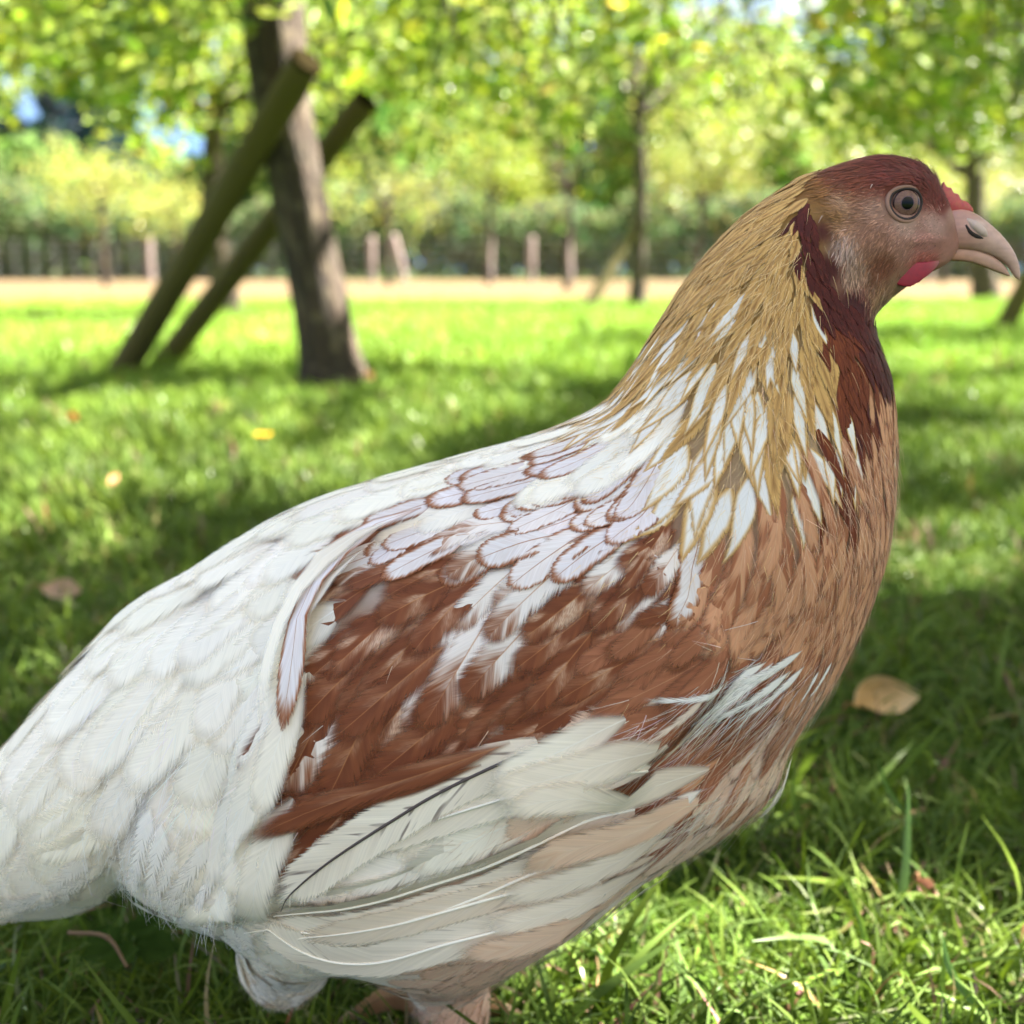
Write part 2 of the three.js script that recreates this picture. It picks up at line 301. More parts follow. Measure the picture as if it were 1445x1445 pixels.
// ---------- fence ----------
{
  const fz = 34, t = thing('wire_fence', new V3(0, 0, -fz), 'wire mesh stock fence with pale weathered posts across the back of the orchard', 'fence');
  const postMat = std([0.24, 0.185, 0.165], { bumpMap: barkBump, bumpScale: 0.01 }), wireMat = std([0.30, 0.30, 0.31], { roughness: 0.6 });
  for (const [x, lean] of [[-330, 0], [-150, 0], [213, 0.02], [525, 0], [570, -0.22], [690, 0.02], [749, 0], [803, -0.05], [1310, 0], [1580, 0], [1740, 0]]) {
    const px = P(x, 390, fz).x, top = lean < -0.1 ? 1.35 : 1.3;
    mesh('fence_post', tube([new V3(px, -0.1, 0.08), new V3(px + lean * 0.5, 0.6, 0.08), new V3(px + lean * top, top, 0.08)], [0.13, 0.12, 0.115], 9, 0.12, x), postMat, t);
  }
  const w = [], box = (sx, sy, x, y) => w.push(new THREE.BoxGeometry(sx, sy, 0.012).translate(x, y, -0.06));
  for (const y of [0.1, 0.3, 0.5, 0.72, 0.95, 1.2]) box(54, 0.012, 0, y);
  for (let i = -45; i <= 45; i++) box(0.007, 1.1, i * 0.6, 0.65);
  mesh('wire_mesh', mergeGeometries(w), wireMat, t).userData.kind = 'stuff';
}
// ---------- hedge, wood and conifers behind the fence ----------
{
  const r = rng(77), L = [], clump = (() => { const g = []; for (let i = 0; i < 5; i++) g.push(leafGeo.clone().scale(0.6, 0.6, 0.6).rotateX(r() * 3).rotateY(r() * 6.28).translate(gauss(r) * 0.25, gauss(r) * 0.25, gauss(r) * 0.25)); return mergeGeometries(g); })();
  const farMat = phys([1, 1, 1], { transmission: 0.35, thickness: 0, roughness: 0.95, specularIntensity: 0.2 });
  const put = (x, y, z, s, c) => L.push({ p: new V3(x, y, z), e: [r() * 6, r() * 6, r() * 6], s, c: c.map((v) => v * lerp(0.7, 1.3, r())) });
  for (let i = 0; i < 9000; i++) { const x = lerp(-36, 36, r()), h = 0.9 + 3.2 * fbm(x * 0.3 + 30, 0.5, 9); put(x, h * Math.pow(r(), 0.7), -37 - 2 * r(), 0.5, [0.12, 0.165, 0.065]); }
  const hedge = new THREE.Group(); hedge.name = 'hedge'; scene.add(tag(hedge, 'dark low hedge running behind the wire fence', 'hedge', null, 'stuff')); leaves(hedge, L.splice(0), 'foliage', clump, farMat);
  // wood: one mass of rounded crowns, lower at the left where the sky shows
  for (let k = 0; k < 46; k++) {
    const x = lerp(-42, 44, (k + r() * 0.8) / 46), z = -44 - 14 * r(), px = pixel(new V3(x, 2, z))[0], h = px < 330 ? lerp(4.6, 6.2, r()) : lerp(8, 13, r()), w = lerp(2, 3.4, r()), warm = r();
    for (let i = 0; i < 620; i++) { const a = r() * 6.283, v = Math.acos(2 * r() - 1), q = 0.65 + 0.45 * r(); put(x + Math.sin(v) * Math.cos(a) * w * q, h * 0.52 + Math.cos(v) * h * 0.5 * q, z + Math.sin(v) * Math.sin(a) * w * q, 0.95, [lerp(0.08, 0.26, warm), lerp(0.15, 0.34, warm), lerp(0.035, 0.05, warm)]); }
  }
  const wood = new THREE.Group(); wood.name = 'woodland'; scene.add(tag(wood, 'leafy green woodland rising behind the hedge', 'wood', null, 'stuff')); leaves(wood, L.splice(0), 'foliage', clump, farMat);
  for (const [x, h, w, lab] of [[-60, 9.0, 2.8, 'dark blue-green conifer cut by the left edge'], [20, 7.2, 2.4, 'dark blue-green conifer below the patch of open sky'], [110, 8.4, 2.6, 'dark conifer right of the patch of open sky'], [172, 7.6, 2.0, 'narrow dark conifer behind the pale yellow tree']]) {
    const b = P(x, 385, 47), t = thing('conifer', new V3(b.x, 0, b.z), lab, 'conifer', 'dark conifers beyond the fence');
    mesh('trunk', tube([new V3(), new V3(0, h * 0.5, 0), new V3(0, h * 0.97, 0)], [0.25, 0.15, 0.03], 8), barkMat, t);
    const list = [];
    for (let i = 0; i < 2600; i++) { const v = Math.pow(r(), 1.3), a = r() * 6.283, q = w * (1 - v) ** 0.8 * (0.55 + 0.45 * Math.sqrt(r())) * (0.8 + 0.35 * Math.sin(v * 40)); list.push({ p: new V3(Math.cos(a) * q, 0.4 + v * (h - 0.4), Math.sin(a) * q), e: [1.2 + r(), a, r()], s: 0.55, c: [0.05, 0.085, 0.085].map((c) => c * lerp(0.6, 1.4, r())) }); }  // crown colour lightened to stand in for haze at this distance
    leaves(t, list, 'crown', clump, farMat);
  }
}
// ---------- grass ----------
{
  const r = rng(5), mat = phys([1, 1, 1], { transmission: 0.3, thickness: 0, roughness: 0.8, specularIntensity: 0.3, clearcoat: 0.10, clearcoatRoughness: 0.25 });
  const blade = (bend, w, n = 4) => { const pos = [], idx = []; for (let i = 0; i <= n; i++) { const s = i / n, a = bend * s * s, k = w * (1 - 0.9 * s ** 2.2); pos.push(-k, s * (1 - 0.35 * bend * s), a * 0.7, k, s * (1 - 0.35 * bend * s), a * 0.7); if (i) { const b = 2 * i - 2; idx.push(b, b + 1, b + 2, b + 1, b + 3, b + 2); } } return buf(pos, idx); };
  const grass = new THREE.Group(); grass.name = 'grass'; scene.add(tag(grass, 'lush green orchard grass covering the ground, dappled with sun', 'grass', null, 'stuff'));
  const tuft = (n, bw, sp) => { const g = []; for (let i = 0; i < n; i++) g.push(blade(0.2 + 0.8 * r(), bw, 2).scale(1, 0.6 + 0.6 * r(), 1).rotateX(gauss(r) * 0.35).rotateY(r() * 6.28).translate(gauss(r) * sp, 0, gauss(r) * sp)); return mergeGeometries(g); };
  const color = (x, z, dry) => { if (r() < dry) return [0.24, 0.19, 0.10].map((c) => c * lerp(0.5, 1.1, r())); const f = r() * 0.6 + 0.4 * fbm(x * 3, z * 3, 8), b = lerp(0.75, 1.25, r()); const k = lerp(0.68, 1.5, smooth(1.6, 5, -z)); return [lerp(0.075, 0.19, f) * b * k, lerp(0.15, 0.275, f) * b * k, lerp(0.012, 0.034, r()) * b * k]; };  // blade colour raised with distance to imitate sunlit grass beyond the near shade
  const layer = (n, geo, z0, z1, len, tilt, dry, pow = 1) => {
    const list = [];
    for (let i = 0; i < n; i++) {
      const z = -lerp(z0, z1, r() ** pow), x = (r() * 2 - 1) * (0.18 - z * 0.56), q = noise(x * 9, z * 9, 30), t = tanAt(x, z);
      if (r() < t) continue;
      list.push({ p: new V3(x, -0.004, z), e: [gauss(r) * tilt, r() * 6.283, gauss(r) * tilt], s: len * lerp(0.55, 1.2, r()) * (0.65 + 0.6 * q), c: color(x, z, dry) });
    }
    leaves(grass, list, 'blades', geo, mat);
  };
  layer(20000, blade(0.6, 0.026), 0.2, 1.5, 0.044, 0.7, 0.05, 1.1);
  layer(14000, blade(1.2, 0.034), 0.2, 1.5, 0.044, 0.85, 0.06, 1.1);
  layer(24000, blade(0.25, 0.055, 3), 0.2, 1.6, 0.026, 1.1, 0.28, 1.1);
  layer(900, blade(0.9, 0.03, 5), 0.2, 1.2, 0.075, 0.6, 0.02);
  layer(2500, blade(0.3, 0.022), 0.2, 1.4, 0.055, 1.25, 0.35);
  layer(16000, tuft(4, 0.05, 0.2), 1.4, 4.2, 0.06, 0.35, 0.05, 1.1);
  layer(20000, tuft(6, 0.06, 0.45), 4.0, 13, 0.075, 0.3, 0.03, 1.2);
}

// ---------- the hen ----------
const HZ = 0.45, hr = rng(2024), M = 0.00029;                      // the hen stands upright in the plane z = -HZ; M: metres per pixel there
const hp = (x, y, w = 0) => at(x, y, HZ).setZ(-HZ + w);
function inside(poly, x, y) { let c = false; for (let i = 0, j = poly.length - 1; i < poly.length; j = i++) { const [a, b] = poly[i], [d, e] = poly[j]; if (b > y !== e > y && x < (d - a) * (y - b) / (e - b) + a) c = !c; } return c; }
const roundOff = (pts, n = 4) => new THREE.CatmullRomCurve3(pts.map(([x, y]) => new V3(x, y, 0)), true, 'centripetal').getPoints(pts.length * n).map((p) => [p.x, p.y]);
// A body swollen from its outline: solves a membrane over the outline (world x, y), whose square root is the half thickness.
class Swell {
  constructor(polyPx, step, shrink = 0) {
    const poly = roundOff(polyPx).map(([x, y]) => { const p = hp(x, y); return [p.x, p.y]; });
    let x0 = 9, y0 = 9, x1 = -9, y1 = -9;
    for (const [x, y] of poly) { x0 = Math.min(x0, x); x1 = Math.max(x1, x); y0 = Math.min(y0, y); y1 = Math.max(y1, y); }
    const pad = 8 * step; x0 -= pad; y0 -= pad; x1 += pad; y1 += pad;
    const nx = this.nx = Math.ceil((x1 - x0) / step) + 1, ny = this.ny = Math.ceil((y1 - y0) / step) + 1;
    Object.assign(this, { x0, y0, x1, y1, step, poly });
    const sd = new Float32Array(nx * ny), f = this.f = new Float32Array(nx * ny);
    for (let j = 0; j < ny; j++) for (let i = 0; i < nx; i++) {
      const x = x0 + i * step, y = y0 + j * step; let d = 1e9;
      for (let k = 0, l = poly.length - 1; k < poly.length; l = k++) { const [ax, ay] = poly[l], bx = poly[k][0] - ax, by = poly[k][1] - ay, t = clamp(((x - ax) * bx + (y - ay) * by) / (bx * bx + by * by + 1e-12)), ex = x - ax - bx * t, ey = y - ay - by * t; d = Math.min(d, ex * ex + ey * ey); }
      sd[j * nx + i] = Math.sqrt(d) * (inside(poly, x, y) ? 1 : -1) - (typeof shrink === 'function' ? shrink(x, y) : shrink);
    }
    const cells = []; for (let k = 0; k < nx * ny; k++) if (sd[k] > 0) { cells.push(k); f[k] = sd[k] * 0.05; }
    for (let it = 0; it < 420; it++) for (const k of cells) f[k] += 1.9 * ((f[k - 1] + f[k + 1] + f[k - nx] + f[k + nx] + 2 * step * step) / 4 - f[k]);
    for (let k = 0; k < nx * ny; k++) if (sd[k] <= 0) f[k] = sd[k] * 0.03;
    for (let it = 0; it < 3; it++) { const g = f.slice(); for (let j = 1; j < ny - 1; j++) for (let i = 1; i < nx - 1; i++) { const k = j * nx + i; f[k] = (g[k] * 4 + g[k - 1] + g[k + 1] + g[k - nx] + g[k + nx]) / 8; } }
  }
  sample(f, x, y) {
    const u = clamp((x - this.x0) / this.step, 0, this.nx - 1.001), v = clamp((y - this.y0) / this.step, 0, this.ny - 1.001), i = Math.floor(u), j = Math.floor(v), a = u - i, b = v - j, k = j * this.nx + i;
    return lerp(lerp(f[k], f[k + 1], a), lerp(f[k + this.nx], f[k + this.nx + 1], a), b);
  }
  shape(fn) { const o = this.f.slice(); for (let j = 0; j < this.ny; j++) for (let i = 0; i < this.nx; i++) { const k = j * this.nx + i; if (o[k] > 0) { const w = fn(this.x0 + i * this.step, this.y0 + j * this.step, Math.sqrt(o[k])); this.f[k] = w * w; } } return this; }
  F(x, y, w) { return this.sample(this.f, x, y) - w * w; }
  grad(x, y, w) { const e = this.step * 1.2, s = (a, b) => this.sample(this.f, a, b); return [(s(x + e, y) - s(x - e, y)) / (2 * e), (s(x, y + e) - s(x, y - e)) / (2 * e), -2 * w]; }
  half(x, y) { return Math.sqrt(Math.max(0, this.sample(this.f, x, y))); }
  // moves P onto the surface; returns the outward normal
  onto(P) {
    let g;
    for (let i = 0; i < 6; i++) {
      const w = P.z + HZ, f = this.F(P.x, P.y, w); g = this.grad(P.x, P.y, w);
      const l = g[0] * g[0] + g[1] * g[1] + g[2] * g[2] + 1e-9, s = clamp(f / l, -0.3, 0.3);
      P.x -= g[0] * s; P.y -= g[1] * s; P.z -= g[2] * s;
    }
    return new V3(-g[0], -g[1], -g[2]).normalize();
  }
  // surface nets over a rectilinear grid (world x, y, half thickness)
  net(xs, ys, ws) {
    const nx = xs.length, ny = ys.length, nw = ws.length, S = nx * ny, val = new Float32Array(S * nw), id = new Int32Array(S * nw).fill(-1), pos = [], idx = [], nor = [];
    for (let j = 0; j < ny; j++) for (let i = 0; i < nx; i++) { const f = this.sample(this.f, xs[i], ys[j]); for (let k = 0; k < nw; k++) val[k * S + j * nx + i] = f - ws[k] * ws[k]; }
    for (let k = 0; k < nw - 1; k++) for (let j = 0; j < ny - 1; j++) for (let i = 0; i < nx - 1; i++) {
      const b = k * S + j * nx + i; let n = 0, X = 0, Y = 0, Z = 0;
      const edge = (p, q, ax, ay, az, bx, by, bz) => { const u = val[p], v = val[q]; if (u > 0 !== v > 0) { const t = u / (u - v); X += lerp(ax, bx, t); Y += lerp(ay, by, t); Z += lerp(az, bz, t); n++; } };
      const X0 = xs[i], X1 = xs[i + 1], Y0 = ys[j], Y1 = ys[j + 1], Z0 = ws[k], Z1 = ws[k + 1];
      for (const [dy, yy] of [[0, Y0], [nx, Y1]]) for (const [dz, zz] of [[0, Z0], [S, Z1]]) edge(b + dy + dz, b + dy + dz + 1, X0, yy, zz, X1, yy, zz);
      for (const [dx, xx] of [[0, X0], [1, X1]]) for (const [dz, zz] of [[0, Z0], [S, Z1]]) edge(b + dx + dz, b + dx + dz + nx, xx, Y0, zz, xx, Y1, zz);
      for (const [dx, xx] of [[0, X0], [1, X1]]) for (const [dy, yy] of [[0, Y0], [nx, Y1]]) edge(b + dx + dy, b + dx + dy + S, xx, yy, Z0, xx, yy, Z1);
      if (!n) continue;
      id[b] = pos.length / 3; X /= n; Y /= n; Z /= n;
      const g = this.grad(X, Y, Z), l = -Math.hypot(...g); pos.push(X, Y, Z - HZ); nor.push(g[0] / l, g[1] / l, g[2] / l);
    }
    const quad = (a, b, c, d, flip) => { if (a < 0 || b < 0 || c < 0 || d < 0) return; flip ? idx.push(a, b, c, a, c, d) : idx.push(a, c, b, a, d, c); };
    for (let k = 1; k < nw - 1; k++) for (let j = 1; j < ny - 1; j++) for (let i = 1; i < nx - 1; i++) {
      const b = k * S + j * nx + i, v = val[b] > 0;
      if (v !== val[b + 1] > 0) quad(id[b - nx - S], id[b - S], id[b], id[b - nx], v);
      if (v !== val[b + nx] > 0) quad(id[b - 1 - S], id[b - 1], id[b], id[b - S], v);
      if (v !== val[b + S] > 0) quad(id[b - 1 - nx], id[b - nx], id[b], id[b - 1], v);
    }
    return { pos, idx, nor };
  }
}
const steps = (a, b, fine0, fine1, coarse, fine) => { const o = []; for (let x = a; x < b;) { o.push(x); x += x >= fine0 - coarse && x < fine1 ? fine : coarse; } o.push(b); return o; };
const BODY = [[1245, 217], [1205, 224], [1160, 240], [1115, 258], [1050, 303], [1003, 352], [962, 405], [925, 465], [885, 530], [855, 568], [795, 600], [745, 618], [640, 648], [560, 672], [480, 693], [400, 727], [330, 768], [250, 820], [190, 856], [140, 905], [98, 952], [48, 1010], [-10, 1080], [-70, 1165], [-90, 1230], [-60, 1275], [0, 1284], [50, 1276],
  [100, 1270], [150, 1254], [200, 1228], [240, 1240], [300, 1254], [340, 1270], [344, 1330], [352, 1388], [400, 1414], [450, 1392], [478, 1345], [520, 1326], [562, 1370], [600, 1450], [625, 1492], [665, 1492], [690, 1440], [694, 1370], [740, 1318], [830, 1262], [880, 1222], [935, 1196], [990, 1166], [1050, 1130], [1085, 1112], [1100, 1070], [1105, 1030],
  [1130, 992], [1168, 945], [1207, 868], [1237, 790], [1251, 720], [1258, 640], [1258, 565], [1250, 515], [1234, 478], [1226, 452], [1242, 432], [1270, 410], [1305, 388], [1335, 374], [1352, 352], [1348, 320], [1338, 288], [1326, 262], [1312, 240], [1290, 225]];
const ph = (x, y) => { const p = pixel(new V3(x, y, -HZ)); return [p[0], p[1]]; };
const blob = (px, py, x, y, r, ry = r) => { const d = Math.hypot((px - x) / r, (py - y) / ry); return d < 1 ? (1 - d * d) ** 2 : 0; };
const WING = [[945, 770], [880, 690], [780, 690], [660, 700], [560, 740], [480, 790], [430, 870], [395, 960], [398, 1040], [372, 1110], [340, 1178], [440, 1140], [540, 1120], [640, 1080], [720, 1058], [800, 1010], [880, 960], [950, 900], [985, 840]];
const wingPoly = roundOff(WING, 3);
const wingEdge = (x, y) => { let d = 1e9; for (let k = 0, l = wingPoly.length - 1; k < wingPoly.length; l = k++) { const [ax, ay] = wingPoly[l], bx = wingPoly[k][0] - ax, by = wingPoly[k][1] - ay, t = clamp(((x - ax) * bx + (y - ay) * by) / (bx * bx + by * by + 1e-9)); d = Math.min(d, Math.hypot(x - ax - bx * t, y - ay - by * t)); } return inside(wingPoly, x, y) ? d : -d; };
const hen0 = new Swell(BODY, 0.001, (x, y) => { const [px, py] = ph(x, y); return px > 1120 && py < 470 ? 0.0004 : 0.0016; });
hen0.shape((x, y, w) => {
  const [px, py] = ph(x, y), head = smooth(1080, 1180, px) * smooth(520, 420, py), neck = smooth(760, 560, py);
  w *= lerp(lerp(0.98, 0.86, neck), 0.70, head);
  w *= lerp(1, 0.7, smooth(1290, 1400, py));
  if (px < 1000 && py > 620) w += 0.009 * smooth(-14, 26, wingEdge(px, py)) * (w > 0.02 ? 1 : 0);
  w += 0.007 * blob(px, py, 720, 1240, 240, 150) - 0.004 * blob(px, py, 980, 980, 120, 90) + 0.006 * blob(px, py, 1060, 650, 160, 220) + 0.006 * blob(px, py, 130, 1100, 130, 190) + 0.006 * blob(px, py, 300, 1120, 90, 190) - 0.008 * blob(px, py, 205, 1200, 40, 120);
  if (head > 0.3) {
    w += head * (0.0030 * blob(px, py, 1262, 258, 62, 24) - 0.0018 * blob(px, py, 1256, 290, 40, 34) + 0.0016 * (blob(px, py, 1256, 291, 44, 38) - blob(px, py, 1256, 291, 36, 30))
      + 0.0024 * blob(px, py, 1166, 355, 34, 44) + 0.0030 * blob(px, py, 1158, 300, 20, 22) + 0.0020 * blob(px, py, 1215, 345, 60, 36) - 0.0018 * blob(px, py, 1300, 300, 40, 30)
      - 0.0025 * blob(px, py, 1138, 360, 22, 70) - 0.002 * blob(px, py, 1195, 405, 26, 40) + 0.0012 * blob(px, py, 1290, 340, 50, 12));
    w += head * 0.0007 * (fbm(px / 5, py / 5, 3) - 0.5);
  }
  return Math.max(w, 0.0004);
});
// face and body skin colour, by place: [x, y, reach, r, g, b]
const SKIN = [[1245, 235, 60, 122, 54, 42], [1190, 240, 50, 132, 66, 42], [1130, 262, 46, 150, 100, 45], [1300, 255, 40, 120, 50, 42], [1318, 285, 22, 120, 46, 38], [1335, 305, 16, 196, 150, 132], [1255, 322, 26, 200, 160, 144], [1300, 320, 26, 196, 152, 138], [1215, 300, 26, 186, 142, 122], [1170, 290, 22, 180, 136, 106], [1205, 340, 36, 164, 116, 92], [1250, 350, 30, 182, 132, 114],
  [1166, 355, 26, 196, 164, 152], [1180, 385, 24, 186, 148, 130], [1225, 375, 26, 140, 82, 56], [1250, 402, 26, 170, 128, 98], [1225, 425, 24, 166, 128, 96], [1290, 372, 30, 184, 96, 84], [1300, 395, 26, 178, 136, 98], [1290, 345, 26, 196, 136, 124], [1325, 360, 20, 200, 140, 124], [1135, 330, 20, 92, 36, 30], [1140, 380, 24, 88, 30, 26], [1180, 430, 28, 84, 26, 28], [1220, 470, 30, 88, 30, 30], [1245, 510, 34, 96, 36, 34],
  [1100, 330, 60, 176, 132, 70], [1000, 450, 110, 180, 136, 72], [1100, 600, 120, 205, 170, 130], [1200, 560, 60, 140, 66, 34], [1200, 700, 120, 190, 142, 114], [1100, 860, 130, 186, 138, 110], [1050, 1050, 120, 190, 144, 116], [650, 900, 220, 150, 92, 60], [880, 860, 100, 150, 92, 60], [700, 1220, 220, 205, 178, 152], [800, 1330, 120, 190, 140, 112], [300, 1000, 260, 232, 226, 218], [100, 1150, 200, 232, 226, 216], [600, 660, 200, 235, 230, 226], [640, 1430, 90, 205, 160, 135], [420, 1370, 70, 222, 206, 186]];
function skinAt(px, py) {
  let s = 0, c = [0, 0, 0];
  for (const [x, y, r, ...q] of SKIN) { const d = ((px - x) ** 2 + (py - y) ** 2) / (r * r), w = 1 / (0.02 + d * d); s += w; q.forEach((v, i) => { c[i] += w * v; }); }
  return c.map((v) => v / s);
}
const hen = thing('hen', null, 'white and rust-brown hen with golden neck standing in side view on the grass', 'hen');
const featherNoise = dataTex(512, 512, (x, y) => { const v = 255 * (0.5 * noise(x / 3, y / 3, 31) + 0.5 * hash(x, y, 32)); return [v, v, v]; }, false, [90, 90]);
{
  const A = hp(1120, 470), B = hp(1370, 200), n = hen0.net(steps(hen0.x0, hen0.x1, A.x, B.x, 0.0034, 0.0009), steps(hen0.y0, hen0.y1, A.y, B.y, 0.0034, 0.0009), [...steps(-0.11, -0.027, 1, 1, 0.0034, 0.001), ...steps(-0.026, 0.026, -1, 1, 0.003, 0.0011), ...steps(0.0275, 0.115, 1, 1, 0.0034, 0.001)]);
  const col = [], uv = [];
  for (let i = 0; i < n.pos.length; i += 3) {
    const p = pixel(new V3(n.pos[i], n.pos[i + 1], -HZ)), c = skinAt(p[0], p[1]), k = 0.86 + 0.28 * fbm(p[0] / 4, p[1] / 4, 8);
    col.push(...lin(c).map((v) => v * k)); uv.push(n.pos[i], n.pos[i + 1]);
  }
  mesh('body', buf(n.pos, n.idx, col, uv, n.nor), std([1, 1, 1], { vertexColors: true, roughness: 0.75, bumpMap: featherNoise, bumpScale: 0.0005 }), hen);
  hen.userData.tris = n.idx.length / 3;
}
// small swollen pieces: beak, wattle, comb
function piece(name, pts, k, mat, colorAt, step = 0.0005, dz = 0, one = 1, parent = hen, round = true) {
  const s = new Swell(pts, step).shape((x, y, w) => Math.max(w * (typeof k === 'function' ? k(ph(x, y)[0]) : k), 0.0002)), m = Math.max(...s.f), W = Math.sqrt(m) * 1.15;
  const n = s.net(steps(s.x0, s.x1, 9, 9, step * 1.3, step), steps(s.y0, s.y1, 9, 9, step * 1.3, step), steps(-W, W, 9, 9, Math.max(step, W / 14), step)), col = [];
  for (let i = 0; i < n.pos.length; i += 3) { const p = pixel(new V3(n.pos[i], n.pos[i + 1], -HZ)); col.push(...lin(colorAt(p[0], p[1]))); n.pos[i + 2] += dz; }
  return mesh(name, buf(n.pos, n.idx, col, null, n.nor), mat, parent);
}
const horn = std([1, 1, 1], { vertexColors: true, roughness: 0.42 }), fleshy = phys([1, 1, 1], { vertexColors: true, roughness: 0.6, sheen: 0.2 });
const upperBeak = piece('upper_beak', [[1300, 346], [1318, 318], [1340, 296], [1366, 296], [1392, 312], [1416, 334], [1432, 356], [1440, 378], [1440, 399], [1432, 394], [1420, 376], [1402, 364], [1375, 355], [1340, 352]], (x) => lerp(0.58, 0.72, smooth(1320, 1362, x)), horn, (x, y) => {
  const base = smooth(1395, 1350, x), n = 0.94 + 0.12 * fbm(x / 6, y / 6, 2), nost = blob(x, y, 1374, 318, 22, 14);
  const f = smooth(1338, 1312, x), g = [190, 140, 122]; return [lerp(212, 204, base) + 8 * nost, lerp(170, 150, base) + 20 * nost, lerp(156, 136, base) + 22 * nost].map((v, i) => lerp(v, g[i], f) * n * (0.82 + 0.1 * noise(x / 30, y / 3, 9)));
});
piece('lower_beak', [[1278, 362], [1310, 346], [1345, 346], [1378, 350], [1404, 362], [1420, 376], [1430, 394], [1404, 385], [1372, 373], [1340, 369], [1308, 374], [1288, 373]], 0.55, horn, (x, y) => [lerp(204, 200, smooth(1400, 1330, x)), lerp(158, 138, smooth(1400, 1320, x)), lerp(138, 112, smooth(1400, 1320, x))].map((v) => v * (0.78 + 0.14 * fbm(x / 6, y / 6, 4) + 0.06 * noise(x / 30, y / 3, 9))));
piece('comb', [[1324, 294], [1328, 258], [1333, 252], [1337, 264], [1342, 262], [1346, 272], [1352, 271], [1356, 281], [1364, 283], [1376, 299], [1360, 303], [1342, 301]], 0.6, fleshy, (x, y) => [196 - 40 * fbm(x / 3, y / 3, 5), 58 + 44 * fbm(x / 4, y / 4, 6), 76], 0.0004);
{
  const c = hp(1264, 386), w = hen0.half(c.x, c.y);
  const mk = (s) => piece('wattle', [[1226, 388], [1240, 376], [1262, 370], [1290, 368], [1312, 366], [1306, 378], [1290, 392], [1268, 405], [1248, 402]], 0.22, fleshy, (x, y) => [166 - 40 * fbm(x / 4, y / 4, 7), 30 + 60 * smooth(1285, 1312, x), 50 + 30 * smooth(1285, 1312, x)], 0.0004, s * (w - 0.0002));
  mk(1); mk(-1);
}
// nostril: a dark slit under a pale flap, on both sides
for (const s of [1, -1]) {
  const slit = [[1356, 318], [1362, 328], [1372, 334], [1383, 337]].map(([x, y]) => { const p = hp(x, y); return p; });
  const up = new Swell([[1300, 346], [1318, 318], [1340, 296], [1366, 296], [1392, 312], [1416, 334], [1432, 356], [1440, 378], [1440, 399], [1432, 394], [1420, 376], [1402, 364], [1375, 355], [1340, 352]], 0.0006);
  const lift = (p, d) => p.clone().setZ(-HZ + s * (up.half(p.x, p.y) * 0.72 + d));
  mesh('nostril', tube(slit.map((p) => lift(p, -0.0004)), [0.0005, 0.0009, 0.0009, 0.0003], 8), std([0.02, 0.012, 0.01]), upperBeak);
  const flap = [[1358, 310], [1368, 318], [1380, 328], [1388, 335]].map(([x, y]) => lift(hp(x, y), -0.0008));
  mesh('nostril_flap', tube(flap, [0.0008, 0.0020, 0.0019, 0.0006], 10), std(lin([190, 164, 154]), { roughness: 0.5 }), upperBeak);
}
// eyes
{
  const irisTex = dataTex(256, 256, (x, y) => {   // u runs round the eye, v from the pupil's centre (0) outwards
    const v = y / 255, n = noise(x / 5, y / 16, 51) * 0.6 + 0.4 * noise(x / 2, y / 6, 52);
    if (v < 0.20) return [9, 8, 10];
    if (v < 0.42) return [132 - 34 * n - 30 * smooth(0.25, 0.2, v), 98 - 26 * n - 20 * smooth(0.25, 0.2, v), 86 - 22 * n];
    if (v < 0.47) return [46, 30, 30];
    return [112 - 16 * n, 84 - 12 * n, 80 - 12 * n];
  });
  for (const s of [1, -1]) {
    const c = hp(1256, 290), w = hen0.half(c.x, c.y), R = 0.0082, e = new THREE.Group(); e.name = 'eye'; hen.add(e);
    e.position.set(c.x, c.y, -HZ + s * (w - R + 0.0033)); e.rotation.y = s > 0 ? 0.10 : Math.PI - 0.10;
    const prof = [], n = 28; for (let i = 0; i <= n; i++) { const a = i / n * 1.35; prof.push(new THREE.Vector2(Math.sin(a) * R + 1e-5, Math.cos(a) * R)); }
    const ball = new THREE.LatheGeometry(prof, 40), uvs = ball.attributes.uv;
    ball.rotateX(Math.PI / 2);
    for (let i = 0; i < uvs.count; i++) uvs.setY(i, uvs.getY(i) * 0.93);
    mesh('eyeball', ball, new THREE.MeshPhysicalMaterial({ map: irisTex, roughness: 0.22, specularIntensity: 0.35, side: THREE.DoubleSide }), e);
    const lid = (rx, ry, tr, col, dz, name) => { const p = []; for (let i = 0; i < 40; i++) { const a = i / 40 * 6.2832, x = Math.cos(a) * rx, y = Math.sin(a) * ry * (Math.sin(a) > 0 ? 0.9 : 1), q = Math.hypot(x, y); p.push(new V3(x, y, Math.max(Math.sqrt(Math.max(R * R * 1.02 - q * q, 1e-6)), hen0.half(c.x + x * (s > 0 ? 1 : -1), c.y + y) - (w - R + 0.0033)) + dz)); }
      return mesh(name, new THREE.TubeGeometry(new THREE.CatmullRomCurve3(p, true), 80, tr, 8, true), std(lin(col), { roughness: 0.7 }), e); };
    lid(0.0070, 0.0060, 0.0006, [40, 26, 26], 0.0001, 'eyelid_rim');
    lid(0.0078, 0.0068, 0.0009, [140, 104, 88], -0.0005, 'eyelid');
  }
}

